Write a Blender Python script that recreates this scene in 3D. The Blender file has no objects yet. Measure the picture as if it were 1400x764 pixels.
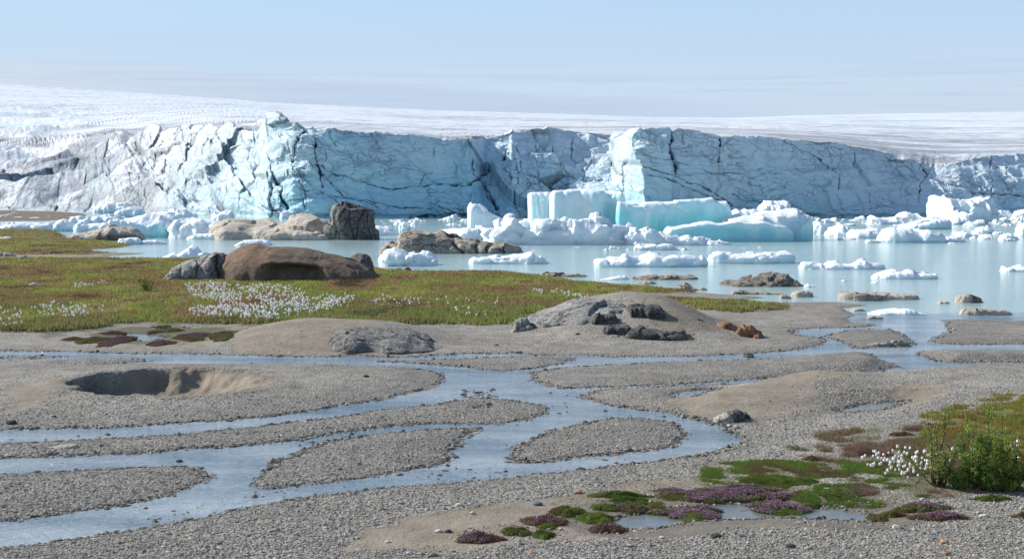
import bpy, math, random
import numpy as np
random.seed(7)
rng = np.random.default_rng(7)
PI = math.pi
C = bpy.context.scene.collection

# ---------------------------------------------------------------- camera model (metres; the water level is z = 0)
H = 6.0
F = 1944.0
TH = math.atan((382 - 262) / F)
CT, ST = math.cos(TH), math.sin(TH)
A = np.asarray

def zat(row, Y):
    """height of the point seen at photo row `row` at ground distance Y"""
    k = (382.0 - A(row, float)) / F
    return H + A(Y, float) * (k * CT - ST) / (CT + k * ST)

def yat(row, z=0.0):
    """ground distance of the point seen at photo row `row` at height z"""
    k = (382.0 - A(row, float)) / F
    return (z - H) * (CT + k * ST) / (k * CT - ST)

def xat(px, Y, z=0.0):
    return (A(px, float) - 700.0) / F * (A(Y, float) * CT - (A(z, float) - H) * ST)

def P(px, row, z=0.0):
    Y = yat(row, z)
    return xat(px, Y, z), Y

# ---------------------------------------------------------------- noise
def _h(ix, iy, iz, s):
    h = (ix.astype(np.int64) * 374761393 + iy.astype(np.int64) * 668265263 + iz.astype(np.int64) * 2147483647 + s * 974634777) & 0xFFFFFFFF
    h = ((h ^ (h >> 13)) * 1274126177) & 0xFFFFFFFF
    h = ((h ^ (h >> 16)) * 2246822519) & 0xFFFFFFFF
    return ((h ^ (h >> 15)) & 0xFFFFFF) / float(0xFFFFFF)

def noise3(x, y, z, s=0):
    x, y, z = np.broadcast_arrays(A(x, float), A(y, float), A(z, float))
    xi, yi, zi = np.floor(x), np.floor(y), np.floor(z)
    fx, fy, fz = x - xi, y - yi, z - zi
    fx = fx * fx * fx * (fx * (fx * 6 - 15) + 10); fy = fy * fy * fy * (fy * (fy * 6 - 15) + 10); fz = fz * fz * (3 - 2 * fz)
    r = 0
    for dx in (0, 1):
        wx = fx if dx else 1 - fx
        for dy in (0, 1):
            wy = fy if dy else 1 - fy
            for dz in (0, 1):
                wz = fz if dz else 1 - fz
                r = r + wx * wy * wz * _h(xi + dx, yi + dy, zi + dz, s)
    return r * 2 - 1

def noise2(x, y, s=0):
    x, y = np.broadcast_arrays(A(x, float), A(y, float))
    xi, yi = np.floor(x), np.floor(y)
    fx, fy = x - xi, y - yi
    fx = fx * fx * fx * (fx * (fx * 6 - 15) + 10); fy = fy * fy * fy * (fy * (fy * 6 - 15) + 10)
    z0 = np.zeros_like(xi)
    a = _h(xi, yi, z0, s) * (1 - fx) + _h(xi + 1, yi, z0, s) * fx
    b = _h(xi, yi + 1, z0, s) * (1 - fx) + _h(xi + 1, yi + 1, z0, s) * fx
    return (a * (1 - fy) + b * fy) * 2 - 1

def fbm2(x, y, o=4, s=0, g=.5):
    r = 0; a = 1.0; f = 1.0; t = 0
    for i in range(o):
        r = r + a * noise2(x * f + i * 17.3, y * f - i * 9.1, s + i); t += a; a *= g; f *= 2.03
    return r / t

def fbm3(x, y, z, o=3, s=0, g=.5):
    r = 0; a = 1.0; f = 1.0; t = 0
    for i in range(o):
        r = r + a * noise3(x * f + i * 17.3, y * f, z * f - i * 5.1, s + i); t += a; a *= g; f *= 2.03
    return r / t

def facet2(x, y, s=0):
    """broken planes: every cell of a cell pattern is a tilted plane; returns (offset, distance to the cell's edge)"""
    xi, yi = np.floor(x), np.floor(y)
    best = np.full(np.shape(x), 9.0); sec = best.copy(); out = np.zeros(np.shape(x)); z0 = np.zeros_like(xi)
    for dx in (-1, 0, 1):
        for dy in (-1, 0, 1):
            cx, cy = xi + dx, yi + dy
            px = cx + .15 + .7 * _h(cx, cy, z0, s); py = cy + .15 + .7 * _h(cx, cy, z0, s + 1)
            d = np.hypot(x - px, y - py)
            val = (_h(cx, cy, z0, s + 2) * 2 - 1) * .55 + (x - px) * (_h(cx, cy, z0, s + 3) * 2 - 1) * 1.1 + (y - py) * (_h(cx, cy, z0, s + 4) * 2 - 1) * .9
            nb = d < best
            sec = np.where(nb, best, np.minimum(sec, d))
            out = np.where(nb, val, out); best = np.where(nb, d, best)
    return out, sec - best

def facet3(x, y, z, s=0):
    xi, yi, zi = np.floor(x), np.floor(y), np.floor(z)
    best = np.full(np.shape(x), 9.0); out = np.zeros(np.shape(x))
    for dx in (-1, 0, 1):
        for dy in (-1, 0, 1):
            for dz in (-1, 0, 1):
                cx, cy, cz = xi + dx, yi + dy, zi + dz
                px = cx + _h(cx, cy, cz, s); py = cy + _h(cx, cy, cz, s + 1); pz = cz + _h(cx, cy, cz, s + 2)
                d = (x - px) ** 2 + (y - py) ** 2 + (z - pz) ** 2
                val = (_h(cx, cy, cz, s + 3) * 2 - 1) * .5 + (x - px) * (_h(cx, cy, cz, s + 4) * 2 - 1) + (y - py) * (_h(cx, cy, cz, s + 5) * 2 - 1) + (z - pz) * (_h(cx, cy, cz, s + 6) * 2 - 1)
                nb = d < best
                out = np.where(nb, val, out); best = np.where(nb, d, best)
    return out

def sstep(a, b, x):
    t = np.clip((x - a) / (b - a), 0, 1)
    return t * t * (3 - 2 * t)

# ---------------------------------------------------------------- mesh and object helpers
def make_mesh(name, v, f, mats=(), smooth=True, attrs=None):
    v = np.ascontiguousarray(v, np.float32); f = np.ascontiguousarray(f, np.int32)
    me = bpy.data.meshes.new(name)
    n = f.shape[1]
    me.vertices.add(len(v)); me.vertices.foreach_set('co', v.ravel())
    me.loops.add(f.size); me.loops.foreach_set('vertex_index', f.ravel())
    me.polygons.add(len(f)); me.polygons.foreach_set('loop_start', np.arange(0, f.size, n, dtype=np.int32))
    me.polygons.foreach_set('loop_total', np.full(len(f), n, np.int32))
    me.polygons.foreach_set('use_smooth', np.full(len(f), smooth, bool))
    me.update(calc_edges=True)
    for m in mats: me.materials.append(m)
    for k, a in (attrs or {}).items():
        at = me.color_attributes.new(k, 'FLOAT_COLOR', 'POINT')
        c = np.ones((len(v), 4), np.float32); c[:, :a.shape[1]] = a
        at.data.foreach_set('color', c.ravel())
    return me

def link(name, me, parent=None, loc=None, **props):
    o = bpy.data.objects.new(name, me); C.objects.link(o)
    if parent is not None: o.parent = parent
    if loc is not None: o.location = loc
    for k, v in props.items(): o[k] = v
    return o

def tag(o, label, cat, group=None):
    o['label'] = label; o['category'] = cat
    if group: o['group'] = group
    return o

def grid_faces(nr, nc):
    i = np.arange(nr - 1)[:, None] * nc + np.arange(nc - 1)[None, :]
    i = i.ravel()
    return np.stack([i, i + 1, i + nc + 1, i + nc], 1)

# ---------------------------------------------------------------- materials
def new_mat(name):
    m = bpy.data.materials.new(name); m.use_nodes = True
    nt = m.node_tree; nt.nodes.clear()
    return m, nt

class N:
    def __init__(s, nt): s.nt = nt
    def n(s, t, **kw):
        nd = s.nt.nodes.new(t)
        for k, v in kw.items():
            if k == 'inp':
                for kk, vv in v.items():
                    if isinstance(vv, bpy.types.NodeSocket): s.nt.links.new(vv, nd.inputs[kk])
                    else: nd.inputs[kk].default_value = vv
            else: setattr(nd, k, v)
        return nd
    def attr(s, name):
        a = s.n('ShaderNodeVertexColor', layer_name=name)
        return a.outputs['Color']
    def sep(s, c):
        return s.n('ShaderNodeSeparateColor', inp={0: c}).outputs
    def noise(s, vec, scale, detail=4, rough=.55, dist=0.0):
        return s.n('ShaderNodeTexNoise', inp={'Vector': vec, 'Scale': scale, 'Detail': detail, 'Roughness': rough, 'Distortion': dist}).outputs[0]
    def voro(s, vec, scale, feature='F1', out='Distance', rnd=1.0):
        nd = s.n('ShaderNodeTexVoronoi', feature=feature, inp={'Vector': vec, 'Scale': scale, 'Randomness': rnd})
        return nd.outputs[out]
    def ramp(s, fac, stops, interp='LINEAR'):
        nd = s.n('ShaderNodeValToRGB', inp={0: fac}); r = nd.color_ramp; r.interpolation = interp
        while len(r.elements) < len(stops): r.elements.new(.5)
        for e, (p, c) in zip(r.elements, stops):
            e.position = p; e.color = (*c, 1) if len(c) == 3 else c
        return nd.outputs[0]
    def mix(s, f, a, b, mode='MIX'):
        nd = s.n('ShaderNodeMix', data_type='RGBA', blend_type=mode)
        for i, v in ((0, f), (6, a), (7, b)):
            if isinstance(v, bpy.types.NodeSocket): s.nt.links.new(v, nd.inputs[i])
            elif i == 0: nd.inputs[0].default_value = v
            else: nd.inputs[i].default_value = (*v, 1)
        return nd.outputs[2]
    def math(s, op, a, b=0.0, c=0.0, clamp=False):
        nd = s.n('ShaderNodeMath', operation=op, use_clamp=clamp)
        for i, v in enumerate((a, b, c)):
            if isinstance(v, bpy.types.NodeSocket): s.nt.links.new(v, nd.inputs[i])
            else: nd.inputs[i].default_value = v
        return nd.outputs[0]
    def mapr(s, v, a, b, c=0.0, d=1.0):
        return s.n('ShaderNodeMapRange', clamp=True, inp={0: v, 1: a, 2: b, 3: c, 4: d}).outputs[0]
    def mapping(s, vec, scale=(1, 1, 1), rot=(0, 0, 0)):
        return s.n('ShaderNodeMapping', inp={0: vec, 2: rot, 3: scale}).outputs[0]
    def bump(s, h, strength, dist, normal=None):
        nd = s.n('ShaderNodeBump', inp={'Height': h, 'Strength': strength, 'Distance': dist})
        if normal is not None: s.nt.links.new(normal, nd.inputs['Normal'])
        return nd.outputs[0]
    def out(s, sh):
        o = s.n('ShaderNodeOutputMaterial'); s.nt.links.new(sh, o.inputs[0])
    def bsdf(s, **inp):
        nd = s.n('ShaderNodeBsdfPrincipled')
        for k, v in inp.items():
            k = k.replace('_', ' ')
            if isinstance(v, bpy.types.NodeSocket): s.nt.links.new(v, nd.inputs[k])
            elif isinstance(v, tuple) and len(v) == 3 and k != 'Subsurface Radius': nd.inputs[k].default_value = (*v, 1)
            else: nd.inputs[k].default_value = v
        return nd.outputs[0]

def pos(n): return n.n('ShaderNodeNewGeometry').outputs['Position']
def objco(n): return n.n('ShaderNodeTexCoord').outputs['Object']

def ground_material():
    m, nt = new_mat('gravel_ground'); n = N(nt); p = pos(n)
    k = n.sep(n.attr('mask')); grass, sand, wet = k[0], k[1], k[2]
    k2 = n.sep(n.attr('mask2')); dark, brown, moss = k2[0], k2[1], k2[2]
    pw = n.n('ShaderNodeVectorMath', operation='ADD', inp={0: p, 1: n.n('ShaderNodeVectorMath', operation='SCALE', inp={0: n.n('ShaderNodeTexNoise', inp={'Vector': p, 'Scale': 9.0}).outputs['Color'], 'Scale': .03}).outputs[0]}).outputs[0]
    def cell(scale):
        nd = n.n('ShaderNodeTexVoronoi', inp={'Vector': pw, 'Scale': scale})
        return nd.outputs['Distance'], n.sep(nd.outputs['Color'])[0], n.sep(nd.outputs['Color'])[1]
    d1, c1, e1 = cell(13.0); d2, c2, e2 = cell(30.0); d3, c3, e3 = cell(5.2)
    pal = [(0.0, (.17, .158, .138)), (.2, (.245, .23, .203)), (.55, (.31, .294, .26)), (.85, (.37, .352, .315)), (1.0, (.47, .45, .41))]
    g1 = n.ramp(c1, pal); g2 = n.ramp(c2, pal)
    g1 = n.mix(n.mapr(d1, .35, .62, 0, .6), g1, (.12, .108, .09))
    grav = n.mix(n.mapr(n.noise(p, 1.3, 3), .40, .60), g2, g1)
    odd = n.math('GREATER_THAN', e3, .965)
    grav = n.mix(n.math('MULTIPLY', odd, n.mapr(d3, .3, .22)), grav, n.ramp(c3, [(0, (.07, .065, .06)), (.5, (.36, .2, .12)), (1, (.5, .47, .42))]))
    big = n.noise(p, .35, 5, .6)
    grav = n.mix(1.0, grav, n.ramp(big, [(.3, (.80, .76, .70)), (.7, (1.06, 1.06, 1.05))]), 'MULTIPLY')
    fine = n.noise(p, 22.0, 4, .7)
    sandc = n.mix(n.mapr(n.noise(p, .9, 5, .65), .35, .65), (.20, .165, .12), (.30, .255, .195))
    sandc = n.mix(n.mapr(fine, .35, .7, 0, .35), sandc, (.16, .14, .115))
    sm = n.math('ADD', sand, n.math('MULTIPLY', n.math('SUBTRACT', n.noise(p, 2.4, 5, .7), .5), .9))
    col = n.mix(n.mapr(sm, .42, .62), grav, sandc)
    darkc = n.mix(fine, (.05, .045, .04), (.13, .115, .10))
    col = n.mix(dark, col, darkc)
    col = n.mix(brown, col, n.mix(fine, (.10, .075, .055), (.21, .165, .125)))
    gcol = n.ramp(n.noise(p, .55, 6, .7), [(.3, (.12, .09, .045)), (.48, (.15, .12, .05)), (.62, (.12, .12, .035)), (.75, (.17, .13, .075))])
    gm = n.math('ADD', grass, n.math('MULTIPLY', n.math('SUBTRACT', n.noise(p, 1.5, 5, .7), .5), .7))
    col = n.mix(n.mapr(gm, .4, .6), col, gcol)
    col = n.mix(moss, col, n.mix(fine, (.05, .06, .02), (.13, .12, .05)))
    col = n.mix(n.math('MULTIPLY', wet, .62), col, n.mix(1.0, col, (.42, .40, .38), 'MULTIPLY'))
    smooth = n.math('MAXIMUM', n.mapr(sm, .42, .62), grass)
    hgt = n.math('MULTIPLY', n.math('SUBTRACT', 1.0, n.math('MULTIPLY', d1, d1)), 1.0)
    hgt = n.math('ADD', hgt, n.math('MULTIPLY', n.math('SUBTRACT', 1.0, d2), .5))
    hgt = n.math('MULTIPLY', hgt, n.mapr(smooth, 0, 1, 1, .18))
    nb = n.bump(hgt, .8, .045)
    nb = n.bump(n.noise(p, 3.0, 6, .65), .6, .12, nb)
    rough = n.mapr(wet, 0, 1, .92, .45)
    n.out(n.bsdf(Base_Color=col, Roughness=rough, Normal=nb, Specular_IOR_Level=.3))
    return m

def water_material(name, base, silt, ripple, rough=.09, scale=1.0, foam=False):
    m, nt = new_mat(name); n = N(nt); p = pos(n)
    a = n.noise(n.mapping(p, (.5 * scale, 1.3 * scale, 1)), 1.6, 5, .62, .4)
    b = n.noise(n.mapping(p, (.8 * scale, 2.6 * scale, 1)), 6.0, 4, .6, .3)
    h = n.math('ADD', a, n.math('MULTIPLY', b, .35))
    big = n.noise(n.mapping(p, (.02, .09, 1) if not foam else (.16, .5, 1)), 1.0, 5, .6)
    col = n.mix(n.mapr(big, .35, .65), base, silt)
    col = n.mix(n.mapr(n.noise(n.mapping(p, (1, 3, 1)), .8, 5, .7), .45, .75, 0, .4), col, silt)
    if foam:
        fo = n.math('MULTIPLY', n.mapr(n.noise(n.mapping(p, (1.6, 4.5, 1)), 2.2, 6, .75, .6), .60, .70), n.mapr(n.noise(p, .16, 3), .50, .62))
        col = n.mix(n.math('MULTIPLY', fo, .75), col, (.75, .80, .82))
    n.out(n.bsdf(Base_Color=col, Roughness=rough, IOR=1.33, Normal=n.bump(h, ripple, .12)))
    return m

def ice_material(name, white, blue, dirt, bumpd=.25, sc=1.0, rough=.45, sub=0.0, white2=(.80, .86, .90), frac=False):
    """attr ice: R = clear blue ice, with blue shade painted on the glacier slope, G = dark dirt in cracks, B = grey brown dirt film"""
    m, nt = new_mat(name); n = N(nt); p = pos(n)
    k = n.sep(n.attr('ice'))
    f = n.noise(p, .35 * sc, 6, .65); g = n.noise(p, 2.2 * sc, 5, .7)
    col = n.mix(n.mapr(f, .3, .7), white, white2)  # second white tone, mixed in by noise
    bm = n.math('ADD', k[0], n.math('MULTIPLY', n.math('SUBTRACT', f, .5), .5))
    col = n.mix(n.math('MINIMUM', n.math('MAXIMUM', bm, 0.0), 1.0), col, blue)
    dm = n.math('ADD', k[2], n.math('MULTIPLY', n.math('SUBTRACT', g, .5), n.mapr(k[2], 0, .3, 0, .8)))
    col = n.mix(n.mapr(dm, .1, 1.1, 0, .8), col, dirt)
    if frac:                                               # hairline fractures through the whole face
        wv = n.n('ShaderNodeVectorMath', operation='SCALE', inp={0: n.n('ShaderNodeTexNoise', inp={'Vector': p, 'Scale': .12, 'Detail': 5.0}).outputs['Color'], 'Scale': 14.0}).outputs[0]
        q = n.n('ShaderNodeVectorMath', operation='ADD', inp={0: p, 1: wv}).outputs[0]
        e1 = n.voro(n.mapping(q, (.22, .12, .10), (0, .5, 0)), 1.0, 'DISTANCE_TO_EDGE'); e2 = n.voro(n.mapping(q, (.16, .2, .55), (0, -.15, 0)), 1.0, 'DISTANCE_TO_EDGE')
        m1 = n.math('MULTIPLY', n.mapr(e1, 0, .03, 1, 0), n.mapr(n.noise(p, .05, 4), .46, .60)); m2 = n.math('MULTIPLY', n.mapr(e2, 0, .035, 1, 0), n.mapr(n.noise(p, .07, 4), .44, .58))
        hair = n.math('MULTIPLY', n.math('MAXIMUM', m1, m2), n.mapr(n.n('ShaderNodeSeparateXYZ', inp={0: p}).outputs[1], 420, 700, 1, .25))
        col = n.mix(n.math('MULTIPLY', hair, .36), col, (.14, .24, .32))
    col = n.mix(n.mapr(k[1], .05, .95), col, (.045, .06, .075))
    h = n.math('ADD', f, n.math('MULTIPLY', g, .4))
    h = n.math('ADD', h, n.math('MULTIPLY', n.voro(p, .8 * sc), .25))
    if frac: h = n.math('SUBTRACT', h, n.math('MULTIPLY', hair, .35))
    kw = dict(Base_Color=col, Roughness=rough, Normal=n.bump(h, .8, bumpd), IOR=1.31)
    if sub: kw.update(Subsurface_Weight=sub, Subsurface_Radius=(.35, .8, 1.0), Subsurface_Scale=1.2)
    n.out(n.bsdf(**kw))
    return m

def rock_material(name, c1, c2, c3, sc=1.0, strata=0.0, lich=0.0, cracks=True):
    """attr rock: R = dark cleft, G = second tone"""
    m, nt = new_mat(name); n = N(nt); p = objco(n)
    k = n.sep(n.attr('rock'))
    a = n.noise(p, 1.1 * sc, 8, .72, .3); b = n.noise(p, 5 * sc, 7, .75)
    q = n.mapping(p, (.35, 1, 1.9), (.15, .35, .1))
    st = n.noise(q, 3.2 * sc, 6, .65, .8)
    col = n.mix(n.mapr(a, .38, .60), c1, c2)
    col = n.mix(k[1], col, c3)
    col = n.mix(n.mapr(b, .50, .66, 0, .75), col, tuple(x * .36 for x in c1))
    col = n.mix(n.mapr(n.noise(p, 2.6 * sc, 5, .7), .52, .66, 0, .5), col, tuple(min(.7, x * 1.25) for x in c2))
    if strata: col = n.mix(n.mapr(st, .50, .60, 0, strata), col, tuple(x * .22 for x in c2))
    crack = n.voro(n.n('ShaderNodeVectorMath', operation='ADD', inp={0: n.mapping(p, (.5, .8, 1.3)), 1: n.n('ShaderNodeVectorMath', operation='SCALE', inp={0: n.n('ShaderNodeTexNoise', inp={'Vector': p, 'Scale': 1.5 * sc, 'Detail': 4.0}).outputs['Color'], 'Scale': .9}).outputs[0]}).outputs[0], 1.0 * sc, 'DISTANCE_TO_EDGE')
    ck = n.mapr(crack, .0, .035, .8, 0)
    if not cracks: ck = n.math('MULTIPLY', ck, 0.0)
    col = n.mix(ck, col, (.035, .032, .03))
    if lich: col = n.mix(n.mapr(n.voro(p, 2.3 * sc), .12, .3, lich, 0), col, (.30, .28, .22))
    col = n.mix(k[0], col, (.03, .03, .03))
    h = n.math('ADD', n.math('ADD', n.math('MULTIPLY', a, 1.6), n.math('MULTIPLY', b, .7)), n.math('MULTIPLY', st, .8 if strata else .3))
    h = n.math('SUBTRACT', h, n.math('MULTIPLY', ck, .5))
    n.out(n.bsdf(Base_Color=col, Roughness=.9, Normal=n.bump(h, 1.0, .2 / sc), Specular_IOR_Level=.25))
    return m

def tint_material(name, attr='tint', rough=.7, trans=.35, spec=.2):
    m, nt = new_mat(name); n = N(nt)
    c = n.attr(attr)
    b = n.bsdf(Base_Color=c, Roughness=rough, Specular_IOR_Level=spec)
    if trans:
        t = n.n('ShaderNodeBsdfTranslucent', inp={0: c}).outputs[0]
        b = n.n('ShaderNodeMixShader', inp={0: trans, 1: b, 2: t}).outputs[0]
    n.out(b)
    return m

M = {}
M['ground'] = ground_material()
M['lake'] = water_material('lake_water', (.31, .45, .44), (.39, .51, .49), .5, .12, .6)
M['river'] = water_material('river_water', (.17, .245, .315), (.40, .47, .51), 1.15, .12, 1.2, foam=True)
M['pool'] = water_material('pool_water', (.10, .12, .13), (.17, .18, .17), .12, .05, 1.5)
M['glacier'] = ice_material('glacier_ice', (.76, .79, .83), (.40, .67, .78), (.27, .26, .27), 1.1, .6, .55, frac=True, white2=(.74, .78, .82))
M['berg'] = ice_material('berg_ice', (.88, .91, .92), (.32, .71, .76), (.42, .40, .37), .14, 1.6, .35, sub=.25)
M['floe'] = ice_material('floe_ice', (.90, .92, .93), (.25, .60, .66), (.42, .40, .37), .10, 3.0, .45, sub=.25)
M['tanrock'] = rock_material('tan_rock', (.60, .51, .40), (.78, .70, .58), (.17, .14, .115), .8, .3, cracks=False)
M['greyrock'] = rock_material('grey_rock', (.28, .275, .26), (.46, .45, .42), (.10, .095, .09), 1.2, .4)
M['brownrock'] = rock_material('brown_rock', (.13, .098, .07), (.215, .165, .12), (.28, .18, .11), .9, .0, .0, cracks=False)
M['darkrock'] = rock_material('dark_rock', (.085, .083, .08), (.21, .20, .18), (.3, .27, .22), 1.4, .5)
M['roughrock'] = rock_material('rough_rock', (.17, .155, .13), (.42, .38, .31), (.3, .27, .22), 2.2, .7)
M['islrock'] = rock_material('island_rock', (.44, .375, .295), (.62, .55, .45), (.14, .125, .11), .8, .45)
M['slab'] = rock_material('slab_rock', (.20, .198, .19), (.33, .32, .30), (.10, .095, .09), 1.2, .6)
M['stump'] = rock_material('stump_rock', (.30, .28, .25), (.50, .47, .41), (.12, .12, .12), .8, .5)
M['redrock'] = rock_material('red_rock', (.33, .15, .08), (.40, .22, .13), (.2, .1, .06), 3.0)
M['palerock'] = rock_material('pale_rock', (.45, .42, .36), (.58, .55, .48), (.1, .1, .1), 3.0)
M['leaf'] = tint_material('foliage_tint')
M['stones'] = tint_material('stone_tint', rough=.9, trans=0)
M['fluff'] = tint_material('cotton_fluff', rough=1, trans=.3, spec=0)

# ---------------------------------------------------------------- the shoreline, laid out on the flat plain in metres
def W(pts, z=0.0):
    a = A(pts, float)
    X, Y = P(a[:, 0], a[:, 1], z)
    return np.stack([X, Y], 1)

def sdf(poly, X, Y, margin=12.0):
    """signed distance to a polygon, negative inside; clamped far outside its box"""
    out = np.full(X.shape, margin)
    x0, y0 = poly.min(0) - margin; x1, y1 = poly.max(0) + margin
    sel = (X > x0) & (X < x1) & (Y > y0) & (Y < y1)
    if not sel.any(): return out
    x, y = X[sel], Y[sel]
    d = np.full(x.shape, 1e9); ins = np.zeros(x.shape, bool)
    a = poly; b = np.roll(poly, -1, 0)
    for (ax, ay), (bx, by) in zip(a, b):
        ex, ey = bx - ax, by - ay
        t = np.clip(((x - ax) * ex + (y - ay) * ey) / (ex * ex + ey * ey + 1e-12), 0, 1)
        d = np.minimum(d, (x - ax - t * ex) ** 2 + (y - ay - t * ey) ** 2)
        if ay != by: ins ^= ((ay > y) != (by > y)) & (x < ex * (y - ay) / (by - ay) + ax)
    d = np.sqrt(d)
    out[sel] = np.where(ins, -d, np.minimum(d, margin))
    return out

R_RIVER = W([(-900, 476), (0, 480), (100, 481), (200, 484), (330, 486), (460, 488), (480, 486), (560, 489), (640, 484), (700, 483), (800, 486), (900, 487),
  (960, 486), (1031, 484), (1077, 480), (1117, 471), (1123, 464), (1083, 457), (1086, 450), (1120, 447.5), (1174, 447), (1208, 445), (1190, 442), (1157, 441), (1150, 436), (1163, 431), (1143, 421), (1186, 417),
  (1290, 428), (1700, 428), (2300, 445), (2300, 500), (1400, 500), (1330, 503), (1240, 509), (1180, 513), (1040, 523), (940, 528), (880, 531), (822, 534), (794, 543), (838, 553), (880, 560.5), (917, 563), (954, 574), (991, 583.6), (1012, 602), (1006, 609.6), (985, 617), (954, 624),
  (880, 634), (758, 647), (679, 655), (600, 660), (520, 668), (440, 677), (318, 697), (199, 721), (80, 740), (0, 748), (-900, 800)])
ISLANDS = [W(q) for q in (
  [(-900, 495), (0, 493), (100, 491), (180, 490), (210, 493.5), (170, 496.5), (105, 500), (150, 500), (210, 498.5), (300, 498), (460, 499), (559, 503), (607, 510), (611, 518), (591, 532), (520, 546), (440, 559), (318, 575), (159, 584), (0, 588), (-900, 600)],
  [(-900, 487.5), (0, 486.5), (95, 486.5), (60, 489.5), (0, 491), (-900, 493)],
  [(-900, 612), (0, 607), (199, 597), (358, 583), (440, 573), (520, 561), (599, 551.5), (655, 544), (695, 547), (734, 555), (744, 563), (718, 573), (687, 579), (599, 580), (539, 582), (460, 593), (318, 611), (199, 619), (99, 623), (0, 627), (-900, 640)],
  [(440, 605), (500, 595), (579, 587), (655, 585), (635, 599), (623, 613), (615, 619), (619, 629), (599, 637), (520, 649), (460, 659), (370, 667), (350, 663), (358, 651), (382, 631), (430, 611)],
  [(-900, 660), (0, 647), (99, 644), (179, 640), (255, 636), (279, 641), (296, 651), (271, 665), (239, 677), (159, 691), (80, 703), (24, 713), (-900, 760)],
  [(699, 625), (705, 612), (726, 603), (770, 585), (838, 573), (880, 573), (913, 578), (934, 593), (917, 608), (880, 615), (838, 619), (758, 629), (703, 632)],
  [(516, 494), (599, 491), (679, 488.6), (750, 487.4), (782, 490), (770, 496), (726, 503), (687, 507), (639, 503), (579, 498)],
  [(734, 510), (782, 502), (900, 497), (974, 493), (1088, 489), (1146, 484), (1188, 483), (1203, 489), (1240, 502), (1203, 508), (1146, 511), (1043, 518), (900, 525.6), (770, 531), (734, 520)],
  [(1136, 460), (1168, 451), (1226, 448.6), (1246, 461), (1257, 471), (1243, 476), (1174, 476), (1166, 470)],
  [(1281, 437), (1330, 436), (1381, 438.5), (2300, 445), (2300, 474), (1400, 471), (1310, 472), (1288, 470), (1267, 466.5), (1280, 460), (1293, 453), (1288, 446), (1290, 441)],
  [(1243, 480.5), (1320, 479), (1400, 478.5), (2300, 482), (2300, 498), (1400, 496), (1310, 496.5), (1290, 496), (1262, 489)])]
LAKE = W([(-900, 304), (-60, 312), (0, 313.5), (75, 315), (95, 325), (140, 329), (180, 334), (170, 338), (112, 342), (150, 345), (200, 346.5), (150, 350), (135, 353.5), (200, 354), (262, 354.5), (300, 352), (400, 352), (480, 362), (508, 368.6),
  (564, 372), (693, 372.5), (724, 376), (775, 383), (796, 388), (860, 391.5), (903, 393.7), (946, 400), (1031, 405), (1057, 407), (1031, 409), (1003, 411.5), (1048, 413), (1146, 414), (1186, 417.5),
  (1290, 430), (1700, 430), (2600, 436), (2600, 281), (-900, 281)])
LAKE_ISL = [W([(-900, 285), (60, 288), (112, 292), (118, 298), (60, 302), (0, 302.5), (-900, 303)])]
POOLS = [W(q) for q in (
  [(830, 714), (850, 705), (900, 699), (950, 696), (990, 689), (1040, 685), (1046, 690), (1020, 698), (1060, 701), (1110, 696), (1140, 694), (1188, 704), (1185, 712), (1130, 710.5), (1080, 707), (1010, 710), (950, 713), (905, 722), (850, 722)],
  [(915, 539), (950, 533), (978, 532.5), (954, 539), (939, 545), (921, 545)],
  [(1145, 560), (1177, 552.5), (1238, 548.5), (1218, 556), (1188, 563), (1152, 564)],
  [(167, 456), (202, 457), (226, 461), (202, 467), (173, 465)], [(213, 449.5), (259, 448), (240, 452)],
  [(646, 556), (660, 554), (664, 557), (650, 558)])]
GRASS = [W(q) for q in (
  [(-900, 306), (-60, 313), (75, 315), (92, 328), (140, 330), (183, 335), (160, 340), (100, 343), (150, 347), (120, 350), (60, 350), (-900, 351), (-900, 357), (60, 355), (260, 355.5), (300, 356), (460, 362), (510, 370), (560, 374), (690, 374), (720, 377), (775, 385), (860, 393), (945, 401), (900, 404),
   (860, 405), (840, 408), (930, 411), (1068, 421), (1060, 427), (1010, 431), (960, 426), (905, 420), (860, 418), (810, 412), (760, 425), (725, 436), (700, 445), (650, 447), (600, 446), (500, 448), (400, 448), (300, 445), (200, 443), (150, 446), (100, 455), (60, 456), (-900, 458)],
  [(1290, 586), (1340, 573), (1385, 572), (1395, 556), (1600, 520), (2200, 520), (2200, 640), (1330, 640), (1300, 610), (1330, 605), (1296, 597)],
)]
HEATH = [W(q) for q in ([(1140, 618), (1165, 607), (1200, 603), (1250, 602), (1330, 600), (1420, 600), (1420, 660), (1260, 672), (1200, 670), (1165, 655), (1185, 645), (1172, 628)],)]
TURF = [W(q) for q in (
  [(1010, 660), (1022, 649), (1060, 646), (1100, 651), (1150, 644), (1190, 644), (1200, 655), (1235, 668), (1240, 674), (1195, 675), (1170, 682), (1130, 678), (1085, 668), (1040, 662)],)]
SANDS = [W(q) for q in (
  [(915, 552), (930, 545), (990, 540), (1060, 527), (1120, 523), (1180, 527), (1170, 533), (1110, 537), (1095, 548), (1110, 562), (1060, 572), (1000, 578), (950, 572)],
  [(430, 764), (470, 745), (560, 720), (640, 700), (720, 690), (800, 672), (1000, 650), (1010, 668), (900, 680), (960, 730), (860, 742), (700, 745), (600, 764)],
  [(300, 475), (360, 462), (440, 455), (540, 470), (600, 478), (560, 486), (440, 486), (330, 484)],
  [(850, 440), (890, 432), (960, 440), (1000, 462), (940, 470), (880, 462)],
  [(960, 438), (1000, 437), (1050, 455), (1030, 466), (990, 456)],
  [(170, 470), (260, 456), (330, 450), (420, 446), (330, 462), (300, 476), (200, 474)],
  [(-900, 348), (60, 350), (200, 350), (250, 352), (140, 354), (0, 356), (-900, 358)],
  [(0, 540), (70, 525), (100, 535), (60, 560), (0, 570)], [(1220, 545), (1320, 530), (1290, 545), (1240, 556)],
)]
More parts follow.
